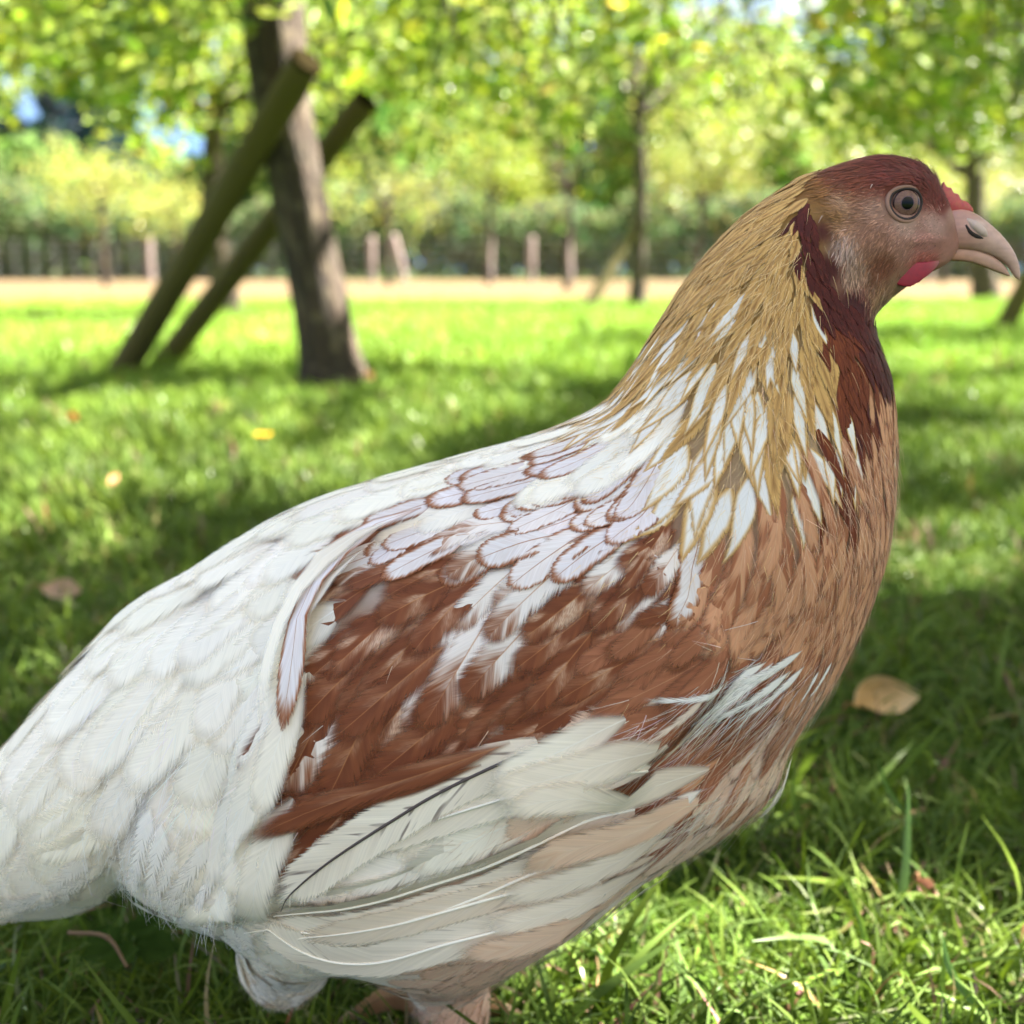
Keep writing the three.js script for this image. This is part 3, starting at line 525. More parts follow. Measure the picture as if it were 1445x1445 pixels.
// ---------- feathers ----------
// each kind: outline, colours by place on the vane, how frayed; s runs root to tip, t across (-1..1), q = distance to the edge
const tipEnd = { round: (a) => 0.6 + 0.4 * Math.max(0, 1 - a * a * 1.1) ** 0.44, lance: (a) => 0.42 + 0.58 * (1 - Math.max(0, Math.min(1, a)) ** 1.39), flight: (a) => 0.82 + 0.18 * Math.sqrt(Math.max(0, 1 - a * a)) };
const outline = { round: (s) => smooth(-0.12, 0.30, s) * (s < 0.6 ? 1 : Math.sqrt(Math.max(0, 1 - ((s - 0.6) / 0.4) ** 2.3))), lance: (s) => Math.min(1, s / 0.3 + 0.15) ** 0.6 * (s < 0.42 ? 1 : Math.max(0, 1 - (s - 0.42) / 0.58) ** 0.72), flight: (s) => smooth(-0.1, 0.12, s) * (s < 0.82 ? 1 : Math.sqrt(Math.max(0, 1 - ((s - 0.82) / 0.18) ** 2))) };
const mix3 = (a, b, k) => [lerp(a[0], b[0], k), lerp(a[1], b[1], k), lerp(a[2], b[2], k)];
const WHITE = [246, 239, 227], BUFF = [206, 172, 128], RUST = [134, 76, 46], DARK = [92, 46, 28], GOLD = [206, 163, 100];
const KINDS = {
  w: { soft: 0.46, n: 3, out: 'round', fray: 0.25, f: (s, t, q, b, v) => mix3(mix3(WHITE, [226, 216, 204], smooth(0.5, 0.1, s)), [216, 200, 176], 0.35 * smooth(0.16, 0.0, q) * smooth(0.5, 0.9, s) * (v % 2)), rach: [246, 244, 240] },
  u: { soft: 0.46, n: 2, out: 'round', fray: 0.2, f: (s, t, q, b, v) => mix3(WHITE, BUFF, smooth(0.20, 0.03, q) * smooth(0.66, 0.95, s) * (0.6 + 0.5 * noise(b * 30, 3, v))), rach: [240, 234, 226] },
  e: { n: 3, out: 'round', fray: 0.3, soft: 0.08, f: (s, t, q, b, v) => mix3(mix3(RUST, [176, 120, 86], 0.4 * noise(b * 40, t * 2, v)), [232, 226, 228], smooth(0.03 + 0.03 * v, 0.24 + 0.10 * v, q + 0.14 * (noise(b * 26, 1, v + 3) - 0.5) + 0.10 * (noise(b * 90, 2, v + 3) - 0.5)) * (1 - 0.12 * noise(b * 60, t * 3, v))), rach: [146, 88, 56], rk: 0.85 },
  E: { soft: 0.4, n: 3, out: 'round', fray: 0.35, f: (s, t, q, b, v) => { const k = smooth(0.42, 0.95, s + 0.34 * (noise(b * 11, Math.abs(t) * 2 + (t > 0 ? 9 : 0), v + 70) - 0.5) + 0.16 * (noise(b * 70, t * 3, v) - 0.5) + 0.10 * (v - 1)); return mix3([232, 222, 216], mix3(RUST, DARK, 0.5 * noise(b * 18, t * 2, v + 5)), k); }, rach: [170, 112, 76] },
  T: { soft: 0.4, n: 2, out: 'round', fray: 0.35, f: (s, t, q, b, v) => mix3(mix3([168, 108, 78], [140, 86, 60], noise(b * 16, t * 2, v)), [196, 144, 114], 0.6 * smooth(0.22, 0.02, q)), rach: [206, 160, 126] },
  B: { soft: 0.5, n: 3, out: 'round', fray: 0.3, f: (s, t, q, b, v) => { const m = clamp(smooth(0.35, 0.8, noise(b * 7, Math.abs(t) * 2.4 + v * 9 + (t > 0 ? 20 : 0), v)) * (0.45 + 0.75 * noise(b * 120, Math.abs(t) * 14, v + 40)) * (v === 0 ? 1.1 : v === 1 ? 0.7 : 0.35) * smooth(1.0, 0.5, s)); return mix3(mix3(RUST, DARK, 0.55 * noise(b * 18, t * 2, v + 5) + 0.25 * smooth(0.12, 0, q)), [206, 172, 148], m); }, rach: [186, 128, 82] },
  t: { soft: 0.5, n: 2, out: 'round', fray: 0.35, f: (s, t, q, b, v) => mix3(mix3([204, 150, 114], [158, 100, 70], smooth(0.25, 0.75, noise(b * 12, t * 1.5, v))), [226, 190, 164], 0.7 * smooth(0.34, 0.04, q)), rach: [214, 176, 144] },
  b: { soft: 0.34, n: 2, out: 'round', fray: 0.35, f: (s, t, q, b, v) => mix3(mix3([236, 212, 192], [224, 192, 168], noise(b * 14, t * 2, v)), [204, 168, 138], 0.5 * smooth(0.22, 0.02, q) * v), rach: [232, 214, 194] },
  g: { n: 2, out: 'lance', fray: 0.5, soft: 0.3, f: (s, t, q, b, v) => mix3(mix3(GOLD, [140, 100, 58], smooth(0.40, 0.05, Math.abs(t)) * 0.8 * noise(b * 7, 1, v)), v ? [230, 214, 182] : [210, 176, 122], 0.8 * smooth(0.3, 0.04, q) * noise(b * 14, 2, v)), rach: [122, 86, 44] },
  h: { n: 3, out: 'lance', fray: 0.35, soft: 0.3, f: (s, t, q, b, v) => { const c = smooth(0.22, 0.54, q + 0.05 * (noise(b * 14, 1, v) - 0.5) + 0.04 * v); return mix3(mix3(mix3(GOLD, [206, 164, 104], noise(b * 40, t, v)), [120, 86, 56], smooth(0.12, 0.0, Math.abs(q - 0.33)) * 0.25 * smooth(0.6, 0.9, s)), [236, 232, 228], c); }, rach: [226, 214, 196] },
  m: { n: 1, out: 'lance', fray: 0.4, f: (s, t, q, b, v) => mix3(mix3([96, 36, 30], [62, 22, 22], noise(b * 20, t * 2, v)), [164, 100, 82], 0.75 * smooth(0.25, 0, q) * smooth(0.5, 1, s) * noise(b * 30, 5, v)), rach: [96, 44, 36] },
  r: { n: 1, out: 'lance', fray: 0.4, f: (s, t, q, b, v) => mix3([124, 60, 30], [84, 34, 22], 0.8 * noise(b * 14, t * 2, v)), rach: [168, 96, 50] },
  f: { n: 3, out: 'flight', fray: 0.08, f: (s, t, q, b, v) => { const k = v === 1 ? 0.6 : 0.22, m = smooth(0.74, 0.86, noise(b * 46, Math.abs(t) * 1.6 + 20 * v, v + 2)) * smooth(0.35, 0.7, noise(s * 5, t * 2, v + 8)) * k; return mix3(mix3(v === 2 ? [226, 210, 190] : [246, 239, 226], [230, 220, 206], noise(b * 20, t, v)), [84, 72, 70], m); }, rach: [240, 236, 226] },
  x: { n: 2, out: 'round', soft: 0.5, fray: 0.7, wisp: 1, f: (s, t, q, b, v) => v ? [226, 206, 188] : [240, 237, 233], rach: [240, 236, 230] },
};
let cell = 0;
for (const k of Object.values(KINDS)) { k.first = cell; cell += k.n; }
const cells = []; for (const k of Object.values(KINDS)) for (let v = 0; v < k.n; v++) cells.push([k, v]);
function vane(px, py, W) {
  const cw = W / 8, ch = W / 4, ci = Math.floor(px / cw) + 8 * Math.floor(py / ch), [k, v] = cells[Math.min(ci, cells.length - 1)];
  const s = (py % ch + 0.5) / ch, t = (px % cw + 0.5) / cw * 2 - 1, a = Math.abs(t), side = t > 0 ? 50 : 0, b = s - (k.out === 'flight' ? 0.16 : 0.30) * a;
  const prof = outline[k.out](s) * 0.93, barb = 0.6 * noise(b * 150, side, ci) + 0.4 * noise(b * 60, side + 5, ci), split = smooth(0.78, 0.95, noise(b * 26, side + 9, ci + 60)) * 0.5 + 0.5 * smooth(0.6, 0.95, noise(b * 80, side + 3, ci + 30));
  const tip = (tipEnd[k.out](a / 0.93) - s) * (k.out === 'lance' ? 4 : 2.4), e0 = prof * (1 - k.fray * split * smooth(0.1, 0.5, s)), q = Math.min(prof - a, Math.max(tip, 0)), e = a + Math.min(e0 - a, tip - k.fray * split * 0.35);
  let al = smooth(-0.02, k.soft ?? 0.16, e - a + 0.16 * (noise(b * 170, side + 7, ci) - 0.62) * smooth(0.28, 0.02, q)); al *= al < 0.98 ? 1 : 1;
  if (k.wisp) al *= smooth(0.30, 0.62, noise(b * 60, side + a * 1.5, ci + 4) + 0.55 - 0.75 * a / Math.max(prof, 0.05) * smooth(0.1, 0.5, s) - 0.25 * s);
  const r = smooth(0.055 - 0.035 * s, 0.0, a) * (s < 0.96 ? 1 : 0);
  return { k, v, s, t, q, b, barb, al, r };
}
const featherTex = dataTex(2048, 2048, (x, y) => {
  const c = vane(x, y, 2048); let col = c.k.f(c.s, c.t, c.q, c.b, c.v);
  const g = 0.95 + 0.08 * c.barb;
  col = mix3(col.map((w) => w * g), c.k === KINDS.f && c.v === 1 ? [74, 62, 58] : c.k.rach, c.r * (c.k.rk ?? 0.6));
  return [...col.map((w) => clamp(w, 0, 255)), 255 * c.al];
});
const featherBump = dataTex(1024, 1024, (x, y) => { const c = vane(x * 2, y * 2, 2048), v = 255 * clamp(0.25 + 0.45 * c.barb + 0.4 * c.r); return [v, v, v]; }, false);
const featherMat = phys([1, 1, 1], { map: featherTex, bumpMap: featherBump, bumpScale: 0.00009, vertexColors: true, transparent: true, transmission: 0.12, thickness: 0, roughness: 0.8, specularIntensity: 0.5, sheen: 0.06, sheenColor: new THREE.Color(1, 1, 1), sheenRoughness: 0.6 });
const ROWS = [0, 0.15, 0.3, 0.45, 0.6, 0.72, 0.82, 0.9, 0.96, 1], COLS = [-1, -0.55, 0, 0.55, 1];
// spine: [{p, n}] along the feather; half: half width in metres
function vaneGeo(spine, half, kind, variant, tint, cup = 0.12, curlSide = 0) {
  const k = KINDS[kind], ci = k.first + variant % k.n, cx = ci % 8, cy = Math.floor(ci / 8), pos = [], uv = [], col = [], idx = [], n = spine.length;
  for (let i = 0; i < n; i++) {
    const s = i === n - 1 ? 1 : ROWS.length === n ? ROWS[i] : i / (n - 1), { p, n: N } = spine[i], T = spine[Math.min(i + 1, n - 1)].p.clone().sub(spine[Math.max(i - 1, 0)].p).normalize(), B = N.clone().cross(T).normalize();
    const g = Math.min(1, outline[k.out](s) * 0.95 + 0.06);
    for (const t of COLS) {
      const v = p.clone().addScaledVector(B, t * g * half).addScaledVector(N, -cup * half * t * t * g + curlSide * half * t);
      pos.push(v.x, v.y, v.z); uv.push((cx + 0.5 + 0.494 * t * g) / 8, (cy + 0.004 + 0.992 * s) / 4); col.push(...tint);
    }
    if (i) for (let j = 0; j < 4; j++) { const a = (i - 1) * 5 + j, b = a + 5; idx.push(a, a + 1, b, b, a + 1, b + 1); }
  }
  const out = buf(pos, idx, col, uv), a = out.attributes.normal.array;   // shaded mostly as the coat it lies in, so that vanes blend
  const m = spine[n >> 1].n, c0 = (n >> 1) * 15 + 6;
  if (a[c0] * m.x + a[c0 + 1] * m.y + a[c0 + 2] * m.z < 0) { for (let i = 0; i < idx.length; i += 3) [idx[i], idx[i + 1]] = [idx[i + 1], idx[i]]; out.setIndex(idx); for (let i = 0; i < a.length; i++) a[i] = -a[i]; }
  for (let i = 0; i < n; i++) for (let j = 0; j < 5; j++) { const o = (i * 5 + j) * 3, N = spine[i].n, v = new V3(lerp(a[o], N.x, 0.65), lerp(a[o + 1], N.y, 0.65), lerp(a[o + 2], N.z, 0.65)).normalize(); a[o] = v.x; a[o + 1] = v.y; a[o + 2] = v.z; }
  return out;
}
// how the plumage lies: [x, y, direction x, direction y, length, width, kinds] in photo pixels
const FLOW = [
  [1110, 275, -0.85, 0.5, 55, 16, 'g'], [1050, 330, -0.7, 0.7, 70, 18, 'g'], [1100, 340, -0.6, 0.8, 70, 17, 'g'], [990, 410, -0.6, 0.8, 80, 19, 'g'], [1060, 420, -0.5, 0.85, 80, 19, 'g'], [1000, 470, -0.6, 0.8, 85, 20, 'gggh'], [930, 500, -0.6, 0.8, 90, 20, 'ggh'], [1110, 420, -0.2, 0.97, 70, 17, 'g'], [1120, 480, 0, 1, 70, 18, 'ggh'],
  [880, 550, -0.75, 0.66, 100, 24, 'gh'], [960, 540, -0.55, 0.83, 100, 25, 'hhg'], [1030, 540, -0.15, 1, 100, 26, 'hg'], [1090, 570, 0.1, 1, 95, 26, 'hhg'], [1140, 600, 0.2, 0.98, 90, 24, 'hhg'], [830, 605, -0.88, 0.47, 100, 26, 'h'], [900, 640, -0.6, 0.8, 100, 34, 'hw'], [1000, 640, -0.2, 0.98, 120, 40, 'hhg'], [1080, 670, 0.15, 1, 115, 36, 'hhg'], [1120, 720, 0.15, 0.99, 100, 30, 'hht'], [1000, 730, -0.1, 1, 110, 38, 'h'], [930, 710, -0.5, 0.85, 95, 36, 'heh'],
  [1140, 330, 0.05, 1, 34, 13, 'm'], [1150, 390, 0.3, 0.95, 34, 13, 'm'], [1190, 440, 0.4, 0.9, 34, 13, 'm'], [1225, 475, 0.2, 0.98, 34, 15, 'm'], [1247, 520, 0.05, 1, 38, 15, 'm'], [1180, 500, 0.15, 1, 60, 18, 'r'], [1200, 560, 0.1, 1, 66, 20, 'r'], [1218, 600, 0.05, 1, 60, 20, 'rrm'], [1160, 530, 0.1, 1, 70, 20, 'rgg'], [1185, 640, 0.1, 1, 76, 22, 'rth'],
  [1252, 590, 0, 1, 60, 22, 't'], [1235, 680, 0, 1, 70, 26, 'ttth'], [1185, 700, 0.1, 1, 80, 26, 'rthh'], [1250, 740, -0.15, 1, 70, 28, 't'], [1230, 800, -0.3, 0.95, 70, 32, 't'], [1150, 790, -0.2, 0.98, 80, 40, 't'], [1060, 800, -0.5, 0.86, 85, 44, 't'], [1050, 920, -0.75, 0.65, 110, 46, 'T'], [1190, 890, -0.45, 0.9, 80, 36, 't'], [1110, 900, -0.6, 0.8, 95, 42, 't'], [1150, 970, -0.55, 0.83, 90, 34, 'ttb'], [1080, 1000, -0.75, 0.66, 120, 44, 'T'], [1105, 1060, -0.6, 0.8, 90, 34, 'b'], [1040, 1110, -0.65, 0.75, 100, 40, 'bt'], [980, 1080, -0.8, 0.6, 130, 50, 'T'], [1000, 1180, -0.6, 0.8, 90, 38, 'b'], [940, 1140, -0.75, 0.65, 120, 48, 'T'], [960, 980, -0.85, 0.5, 120, 48, 'T'],
  [1000, 868, -0.85, 0.5, 90, 36, 'T'], [1125, 885, -0.5, 0.8, 60, 26, 't'], [890, 910, -0.85, 0.5, 100, 44, 'BT'],
  [960, 780, -0.6, 0.8, 60, 36, 'eE'], [890, 700, -0.75, 0.65, 75, 44, 'e'], [820, 660, -0.85, 0.5, 85, 42, 'ew'], [780, 730, -0.75, 0.66, 78, 48, 'e'], [700, 700, -0.8, 0.55, 85, 48, 'e'], [620, 720, -0.85, 0.5, 92, 46, 'ew'], [560, 765, -0.8, 0.6, 100, 50, 'eeE'], [650, 780, -0.7, 0.7, 92, 50, 'eeE'], [740, 800, -0.65, 0.75, 92, 46, 'eEE'], [830, 770, -0.55, 0.83, 105, 56, 'e'], [920, 790, -0.6, 0.8, 70, 44, 'BE'], [860, 850, -0.6, 0.8, 90, 50, 'B'], [940, 860, -0.65, 0.75, 70, 40, 'BE'],
  [500, 850, -0.6, 0.8, 115, 58, 'BE'], [590, 850, -0.6, 0.8, 115, 54, 'EB'], [700, 880, -0.6, 0.8, 115, 58, 'BEB'], [790, 920, -0.65, 0.75, 115, 62, 'B'], [860, 940, -0.75, 0.65, 105, 50, 'B'], [455, 960, -0.55, 0.83, 120, 58, 'B'], [560, 960, -0.6, 0.8, 125, 66, 'B'], [660, 980, -0.65, 0.75, 125, 66, 'B'], [760, 1000, -0.75, 0.65, 125, 58, 'B'], [480, 1050, -0.65, 0.75, 120, 60, 'BE'], [570, 1060, -0.7, 0.7, 120, 56, 'B'], [650, 1050, -0.8, 0.55, 115, 52, 'B'], [430, 1110, -0.75, 0.65, 110, 40, 'B'],
  [440, 850, -0.5, 0.87, 130, 44, 'w'], [405, 960, -0.3, 0.95, 130, 44, 'w'],
  [760, 632, -0.93, 0.35, 90, 44, 'wu'], [640, 660, -0.92, 0.38, 105, 52, 'u'], [520, 700, -0.9, 0.45, 115, 58, 'u'], [420, 760, -0.85, 0.5, 125, 62, 'wu'], [330, 800, -0.78, 0.62, 135, 66, 'uw'], [250, 860, -0.7, 0.7, 145, 72, 'uw'], [400, 850, -0.7, 0.7, 135, 66, 'uw'], [180, 930, -0.68, 0.73, 155, 74, 'uw'], [320, 930, -0.6, 0.8, 145, 72, 'u'], [110, 1000, -0.66, 0.75, 155, 70, 'w'], [230, 1000, -0.55, 0.83, 155, 74, 'u'], [60, 1080, -0.65, 0.76, 160, 66, 'w'], [150, 1090, -0.6, 0.8, 155, 74, 'uw'], [340, 1020, -0.4, 0.9, 155, 74, 'uw'], [260, 1100, -0.3, 0.95, 155, 78, 'w'], [60, 1180, -0.75, 0.65, 150, 66, 'w'], [150, 1180, -0.68, 0.73, 150, 70, 'w'], [330, 1130, -0.2, 0.98, 155, 80, 'w'], [260, 1220, 0.05, 1, 120, 70, 'w'], [360, 1220, -0.1, 1, 120, 66, 'w'], [-40, 1200, -0.8, 0.6, 150, 60, 'w'],
  [880, 1015, -0.88, 0.46, 120, 52, 'wT'], [830, 1060, -0.93, 0.35, 130, 60, 'b'], [740, 1120, -0.93, 0.37, 130, 60, 'bw'], [850, 1140, -0.88, 0.47, 120, 56, 'btb'], [770, 1200, -0.9, 0.42, 120, 54, 'b'], [880, 1210, -0.85, 0.5, 110, 46, 'bw'], [660, 1230, -0.93, 0.35, 120, 54, 'bw'], [780, 1290, -0.9, 0.4, 110, 50, 'b'], [650, 1340, -0.95, 0.3, 110, 50, 'b'], [560, 1280, -0.95, 0.3, 120, 54, 'w'], [700, 1390, -0.7, 0.7, 80, 40, 'b'], [500, 1340, -0.9, 0.3, 110, 50, 'w'], [400, 1370, -0.1, 1, 70, 40, 'w'], [640, 1440, -0.3, 0.95, 70, 36, 'b'],
];
function lie(px, py, r) {
  let s = 0, dx = 0, dy = 0, L = 0, W = 0, best = -1, kinds = 'w';
  for (const [x, y, a, b, l, w, k] of FLOW) { const d = (px - x) ** 2 + (py - y) ** 2 + 60, q = 1 / (d * d); s += q; dx += q * a; dy += q * b; L += q * l; W += q * w; const e = q * (r ? 0.35 + r() : 1); if (e > best) { best = e; kinds = k; } }
  const h = Math.hypot(dx, dy);
  return { dx: dx / h, dy: dy / h, L: L / s * M, W: W / s * M, kind: kinds[r ? Math.floor(r() * kinds.length) : 0] };
}
const FACE = [[1136, 262], [1146, 300], [1152, 345], [1160, 395], [1192, 424], [1222, 452], [1400, 400], [1400, 200], [1245, 200], [1180, 226]];
const tangent = (dx, dy, N) => { const T = new V3(dx, -dy, 0); return T.addScaledVector(N, -T.dot(N)).normalize(); };
function bodySpine(P0, L, o) {   // follows the body from a root point, lifting towards the tip
  const P = P0.clone(), spine = []; let prev = 0, T = null;
  for (const s of ROWS) {
    const N = hen0.onto(P), px = pixel(P), f = lie(px[0], px[1]), want = tangent(f.dx, f.dy, N);
    if (o.turn) want.applyAxisAngle(N, o.turn);
    T = T ? T.addScaledVector(N, -T.dot(N)).normalize().lerp(want, 0.25).normalize() : want;
    spine.push({ p: P.clone().addScaledVector(N, o.h0 + o.tilt * L * s + o.curl * L * s * s), n: N.clone().addScaledVector(T, -o.tilt - 2 * o.curl * s).normalize() });
    const next = ROWS[ROWS.indexOf(s) + 1]; if (next) P.addScaledVector(T, (next - s) * L);
  }
  return spine;
}
const SPACE = { g: [0.25, 0.42], h: [0.28, 0.46], m: [0.25, 0.42], r: [0.25, 0.42], t: [0.30, 0.42], T: [0.30, 0.42], b: [0.34, 0.54], w: [0.40, 0.56], u: [0.42, 0.58], e: [0.40, 0.56], E: [0.34, 0.50], B: [0.32, 0.48] };
const wing = new THREE.Group(); wing.name = 'wing'; hen.add(wing);
const made = { neck_feather: [], back_feather: [], breast_feather: [], flank_feather: [], wing_feather: [] };
{
  const body = hen.children.find((c) => c.name === 'body').geometry, pos = body.attributes.position.array, ix = body.index.array, areas = [], r = hr; let total = 0;
  for (let i = 0; i < ix.length; i += 3) { const a = new V3(...pos.slice(ix[i] * 3, ix[i] * 3 + 3)), b = new V3(...pos.slice(ix[i + 1] * 3, ix[i + 1] * 3 + 3)).sub(a), c = new V3(...pos.slice(ix[i + 2] * 3, ix[i + 2] * 3 + 3)).sub(a); total += b.cross(c).length(); areas.push(total); }
  const cellOf = (x) => Math.floor(x / 0.02), hashGrid = new Map(), key = (a, b, c) => (a * 73856093) ^ (b * 19349663) ^ (c * 83492791);
  for (let n = 0; n < 140000; n++) {
    const u = r() * total; let lo = 0, hi = areas.length - 1; while (lo < hi) { const m = (lo + hi) >> 1; areas[m] < u ? lo = m + 1 : hi = m; }
    const q = new V3(...pos.slice(ix[lo * 3] * 3, ix[lo * 3] * 3 + 3)), w = q.z + HZ;
    if (w < -0.028) continue;
    const [px, py] = pixel(q), f = lie(px, py);
    if (inside(FACE, px, py)) continue;
    const N = hen0.onto(q), T = tangent(f.dx, f.dy, N), cx = cellOf(q.x), cy = cellOf(q.y), cz = cellOf(q.z), sp = SPACE[f.kind] ?? [0.34, 0.54]; let ok = true;
    for (let a = -1; a <= 1 && ok; a++) for (let b = -1; b <= 1 && ok; b++) for (let c = -1; c <= 1 && ok; c++) for (const p of hashGrid.get(key(cx + a, cy + b, cz + c)) ?? []) { const d = p.clone().sub(q), l = d.dot(T), k = d.lengthSq() - l * l; if ((l / (sp[0] * f.L)) ** 2 + k / (sp[1] * f.W) ** 2 < 1) { ok = false; break; } }
    if (!ok) continue;
    const kk = key(cx, cy, cz); if (!hashGrid.has(kk)) hashGrid.set(kk, []); hashGrid.get(kk).push(q.clone());
    const tx = px + f.dx * f.L / M * 0.62, ty = py + f.dy * f.L / M * 0.62, g = lie(tx, ty, r), kind = g.kind, small = kind === 'm' || kind === 'g', soft = kind === 'w' || kind === 'b' || kind === 'u';
    if (kind !== 'm' && inside(FACE, tx, ty) ) continue;
    const L = f.L * lerp(0.85, 1.25, r()) * ({ e: 1.2, B: 1.45, E: 1.35, w: 1.3, u: 1.3, T: 1.55, t: 1.5 }[kind] ?? 1), half = f.W * ({ t: 0.42, T: 0.46, w: 0.6, u: 0.58 }[kind] ?? 0.5) * lerp(0.95, 1.25, r()) * (soft ? 1.1 : 1);
    const spine = bodySpine(q, L, { h0: 0.0004 + 0.0004 * r(), tilt: (small ? 0.06 : 'BE'.includes(kind) ? 0.028 : soft ? 0.034 : 0.042) * lerp(0.75, 1.25, r()), curl: soft && px < 420 ? 0.015 : -0.012, turn: gauss(r) * 0.16 });
    const v = 0.93 + 0.12 * r(), pink = kind === 'b' ? smooth(1180, 1380, py) * smooth(480, 700, px) : 0, warm = smooth(760, 300, px) * smooth(800, 1100, py), tint = [v, v * (1 - 0.09 * pink - 0.015 * warm - 0.02 * r()), v * (1 - 0.13 * pink - 0.06 * warm - 0.05 * r())];  // pink: thigh colour; warm: lower rump tinted as if by light off grass
    const geo = vaneGeo(spine, half, kind, Math.floor(r() * 6), tint, lerp(0.02, 0.08, r()));
    const inWing = wingEdge(tx, ty) > -12 && 'eEBw'.includes(kind), where = inWing ? 'wing_feather' : 'ghmr'.includes(kind) ? 'neck_feather' : kind === 'w' || kind === 'u' ? (ty < 1230 && px < 700 ? 'back_feather' : 'flank_feather') : kind === 't' || kind === 'T' ? 'breast_feather' : 'flank_feather';
    made[where].push([geo, L * half * (w > -0.004 ? 1 : 0.1)]);
  }
}
// quills laid by hand: [points in photo pixels], width, kind, variant, height above the body, cup
const QUILLS = [
  [[[905, 1075], [800, 1095], [690, 1125], [560, 1165], [440, 1195]], 58, 'f', 0, 0.0035, 0], [[[760, 1046], [632, 1104], [540, 1158], [470, 1203], [405, 1252]], 66, 'f', 1, 0.0050, 0],
  [[[890, 1130], [780, 1160], [650, 1215], [520, 1250], [390, 1262]], 70, 'f', 2, 0.0042, 0], [[[880, 1165], [770, 1205], [640, 1262], [500, 1292], [360, 1284]], 62, 'f', 0, 0.0058, 0.1],
  [[[850, 1195], [760, 1228], [660, 1258], [560, 1284], [430, 1296]], 50, 'f', 2, 0.0066, 0.1], [[[840, 1225], [760, 1268], [660, 1300], [540, 1322], [440, 1310], [378, 1270]], 66, 'f', 0, 0.0078, 0.12],
  [[[720, 1040], [620, 1076], [520, 1108], [430, 1140], [346, 1180]], 46, 'B', 2, 0.0064, 0], [[[680, 1072], [590, 1098], [500, 1122], [420, 1150], [352, 1176]], 34, 'B', 2, 0.0052, 0],
  [[[560, 755], [480, 790], [428, 860], [402, 940], [388, 1010]], 44, 'w', 0, 0.0072, 0.15], [[[600, 735], [500, 775], [448, 850], [424, 940], [408, 1030]], 46, 'e', 1, 0.0060, 0.15], [[[520, 790], [450, 860], [420, 950], [412, 1040], [404, 1090]], 44, 'w', 1, 0.0052, 0.15],
  [[[440, 950], [408, 1030], [388, 1090], [376, 1150]], 58, 'w', 0, 0.0060, 0.1], [[[420, 1000], [380, 1080], [352, 1150], [338, 1215]], 66, 'w', 1, 0.0048, 0.1], [[[396, 1050], [350, 1120], [318, 1185], [300, 1250]], 72, 'w', 2, 0.0040, 0.1], [[[420, 1120], [390, 1180], [370, 1230], [362, 1290]], 66, 'w', 0, 0.0046, 0.1],
  // soft flank feathers that cover the roots of the flight feathers
  [[[1010, 1080], [930, 1090], [840, 1104], [760, 1112], [700, 1130]], 60, 'w', 0, 0.0090, 0], [[[1000, 1120], [920, 1140], [840, 1162], [770, 1180], [716, 1200]], 62, 'b', 1, 0.0096, 0], [[[960, 1150], [880, 1180], [810, 1206], [750, 1226], [690, 1236]], 60, 'w', 2, 0.0104, 0],
  [[[930, 1190], [850, 1226], [790, 1250], [730, 1270], [670, 1280]], 60, 'w', 1, 0.0104, 0], [[[900, 1222], [830, 1252], [760, 1284], [700, 1304], [640, 1312]], 56, 'b', 1, 0.0110, 0], [[[890, 1010], [830, 1030], [780, 1050], [730, 1074], [690, 1096]], 60, 'w', 0, 0.0082, 0], [[[960, 1040], [880, 1056], [800, 1076], [740, 1092], [680, 1104]], 66, 'w', 1, 0.0086, 0],
];
function quill(pts, width, kind, variant, h, cup) {
  const c = new THREE.CatmullRomCurve3(pts.map(([x, y]) => new V3(x, y, 0))), spine = ROWS.map((s) => {
    const q = c.getPoint(s), p = hp(q.x, q.y); p.z = -HZ + hen0.half(p.x, p.y);
    for (let i = 0; i < 3; i++) { const m = at(q.x, q.y, -p.z); p.x = m.x; p.y = m.y; p.z = -HZ + hen0.half(p.x, p.y); }
    const g = hen0.grad(p.x, p.y, p.z + HZ), N = new V3(-g[0], -g[1], -g[2]).normalize();
    return { p: p.addScaledVector(N, (h > 0.008 ? h * smooth(-0.1, 0.45, s) : h) + 0.001 * s), n: N };
  });
  return [vaneGeo(spine, width * M * 0.5, kind, variant, kind === 'B' || kind === 'e' ? [1, 1, 1] : h > 0.0085 ? [0.98, 0.92, 0.85] : [1, 0.975, 0.93], 0.05, cup), c, h];  // warm tint replaces warm light on the quills; covering feathers are peach
}
for (const [pts, w, kind, v, h, cup] of QUILLS) {
  const [g] = quill(pts, w, kind, v, h, cup), q = mesh(kind === 'f' ? 'flight_feather' : h > 0.008 ? 'covering_feather' : 'wing_feather', g, featherMat, wing);
  if (kind === 'f') {   // its raised shaft
    const a = g.attributes.position.array, line = ROWS.map((s, i) => new V3(a[(i * 5 + 2) * 3], a[(i * 5 + 2) * 3 + 1], a[(i * 5 + 2) * 3 + 2] + 0.0003));
    hen.userData.shafts = (hen.userData.shafts ?? 0) + 1;
    mesh('feather_shaft', tube(line, [0.0006, 0.00055, 0.0004, 0.00015], 6), std(lin(v === 1 ? [70, 58, 54] : [238, 232, 218]), { roughness: 0.45 }), wing);
  }
}
